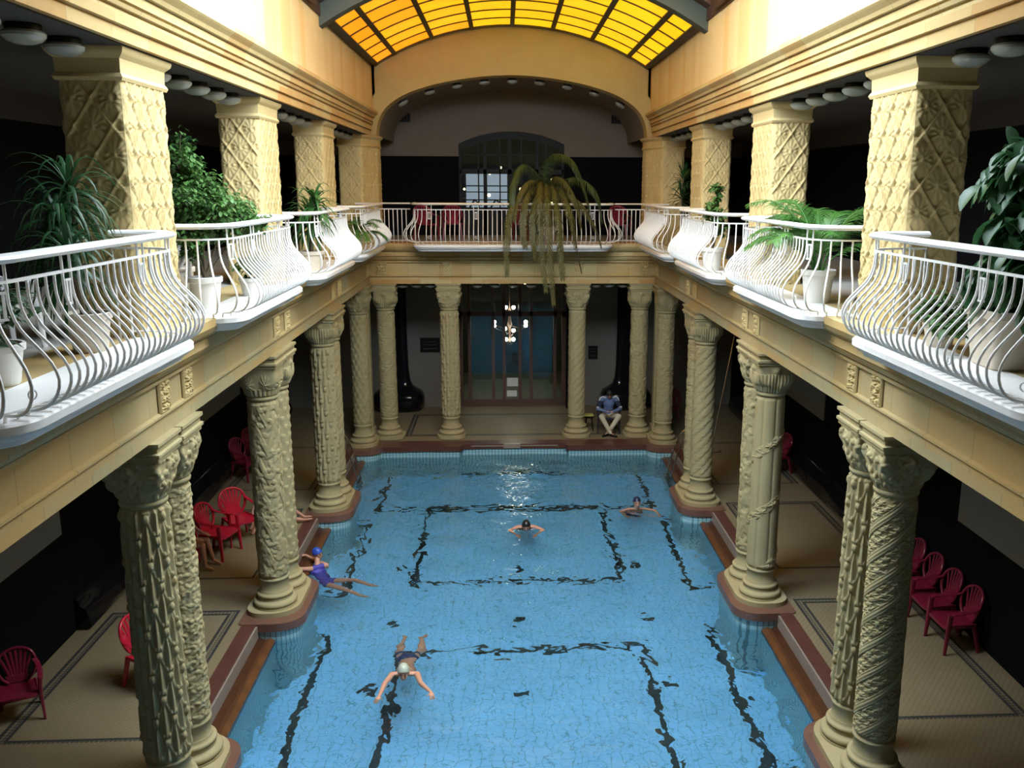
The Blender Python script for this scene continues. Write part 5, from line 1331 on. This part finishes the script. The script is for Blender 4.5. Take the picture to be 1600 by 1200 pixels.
# man seated in a dark armchair under the far gallery
M['jacket'] = plain('blue_grey_jacket', (.11,.16,.30), .8, .35, 9)
M['jacket_dark'] = plain('navy_sleeve', (.012,.018,.05), .8, .2, 9)
M['cream_cloth'] = plain('cream_trousers', (.50,.46,.34), .85, .12, 8)
M['white_cloth'] = plain('white_trim_cloth', (.62,.62,.58), .8, .05)
M['dark_plastic'] = plain('dark_plastic_chair', (.02,.02,.028), .4, .2)
cx0, cy0 = 2.74, 25.12
J = dict(z=0, head=(cx0,cy0-.20,1.17), look=(0,-.75,-.65), up=(0,-.6,.75), chest=(cx0,cy0-.02,.88), pelvis=(cx0,cy0+.08,.50), shl=(cx0-.20,cy0-.06,1.02), shr=(cx0+.20,cy0-.06,1.02),
    ell=(cx0-.33,cy0-.14,.74), elr=(cx0+.33,cy0-.14,.74), wrl=(cx0-.10,cy0-.32,.70), wrr=(cx0+.10,cy0-.32,.70), handl=(1,-.3,0), handr=(-1,-.3,0), palml=(0,0,1), palmr=(0,0,1), curl=.8,
    hipl=(cx0-.10,cy0+.04,.49), hipr=(cx0+.10,cy0+.04,.49), knl=(cx0-.24,cy0-.36,.56), knr=(cx0+.26,cy0-.36,.56), anl=(cx0+.02,cy0-.50,.10), anr=(cx0-.06,cy0-.42,.09), toel=(cx0+.16,cy0-.60,.04), toer=(cx0-.20,cy0-.54,.04))
e, K, F, O = human('seated_man', J, 'man in a blue and white jacket and cream trousers sitting bowed, ankles crossed', M['skin'], None, 1.0, vox=.010)
b = MB(); torso(b, K['chest'], K['pelvis']+Vector((0,0,.08)), K['shl'], K['shr'], K['pelvis'], K['pelvis'], grow=.028); unify(b, 'jacket', M['jacket'], e, .014)
for q, sg in (('l',-1),('r',1)):
    b = MB(); capsule(b, K['sh'+q], K['el'+q], .070, .056); capsule(b, K['el'+q], K['wr'+q], .056, .042); unify(b, 'sleeve', M['jacket'] , e, .012)
    b = MB(); capsule(b, K['sh'+q].lerp(K['el'+q], .30), K['sh'+q].lerp(K['el'+q], .72), .072, .066); unify(b, 'sleeve_panel', M['jacket_dark'], e, .012)
    b = MB(); p = K['sh'+q]; b.tube([p+Vector((-sg*.10,-.09,.05)), p+Vector((-sg*.01,-.07,.075)), p+Vector((sg*.06,-.05,.03)), p+Vector((sg*.085,-.05,-.05))], .016, 6); b.build('stripe', M['white_cloth'], e)
    b = MB(); p = K['el'+q]; b.tube([p+Vector((sg*.03,-.03,.055)), p+Vector((-sg*.04,-.07,.055))], .02, 6); b.build('stripe', M['white_cloth'], e)
b = MB()
capsule(b, K['pelvis'], K['hipl'], .13, .12); capsule(b, K['pelvis'], K['hipr'], .13, .12)
for q in 'lr': capsule(b, K['hip'+q], K['kn'+q], .105, .080); capsule(b, K['kn'+q], K['kn'+q].lerp(K['an'+q], .93), .080, .062)
unify(b, 'trousers', M['cream_cloth'], e, .012)
b = MB(); r, f, u = F; blob(b, K['head']+u*.030-f*.022, (.088,.104,.105), F); b.build('hair', M['hair_dark'], e)
for q in 'lr': b = MB(); capsule(b, K['an'+q]+Vector((0,.0,-.03)), K['toe'+q], .045, .036); b.build('shoe', M['black_paint'], e)
chair('dark_armchair', (cx0,cy0+.10,0), 0, 'dark armchair under the seated man in the blue jacket', M['dark_plastic'], None, 1.1)
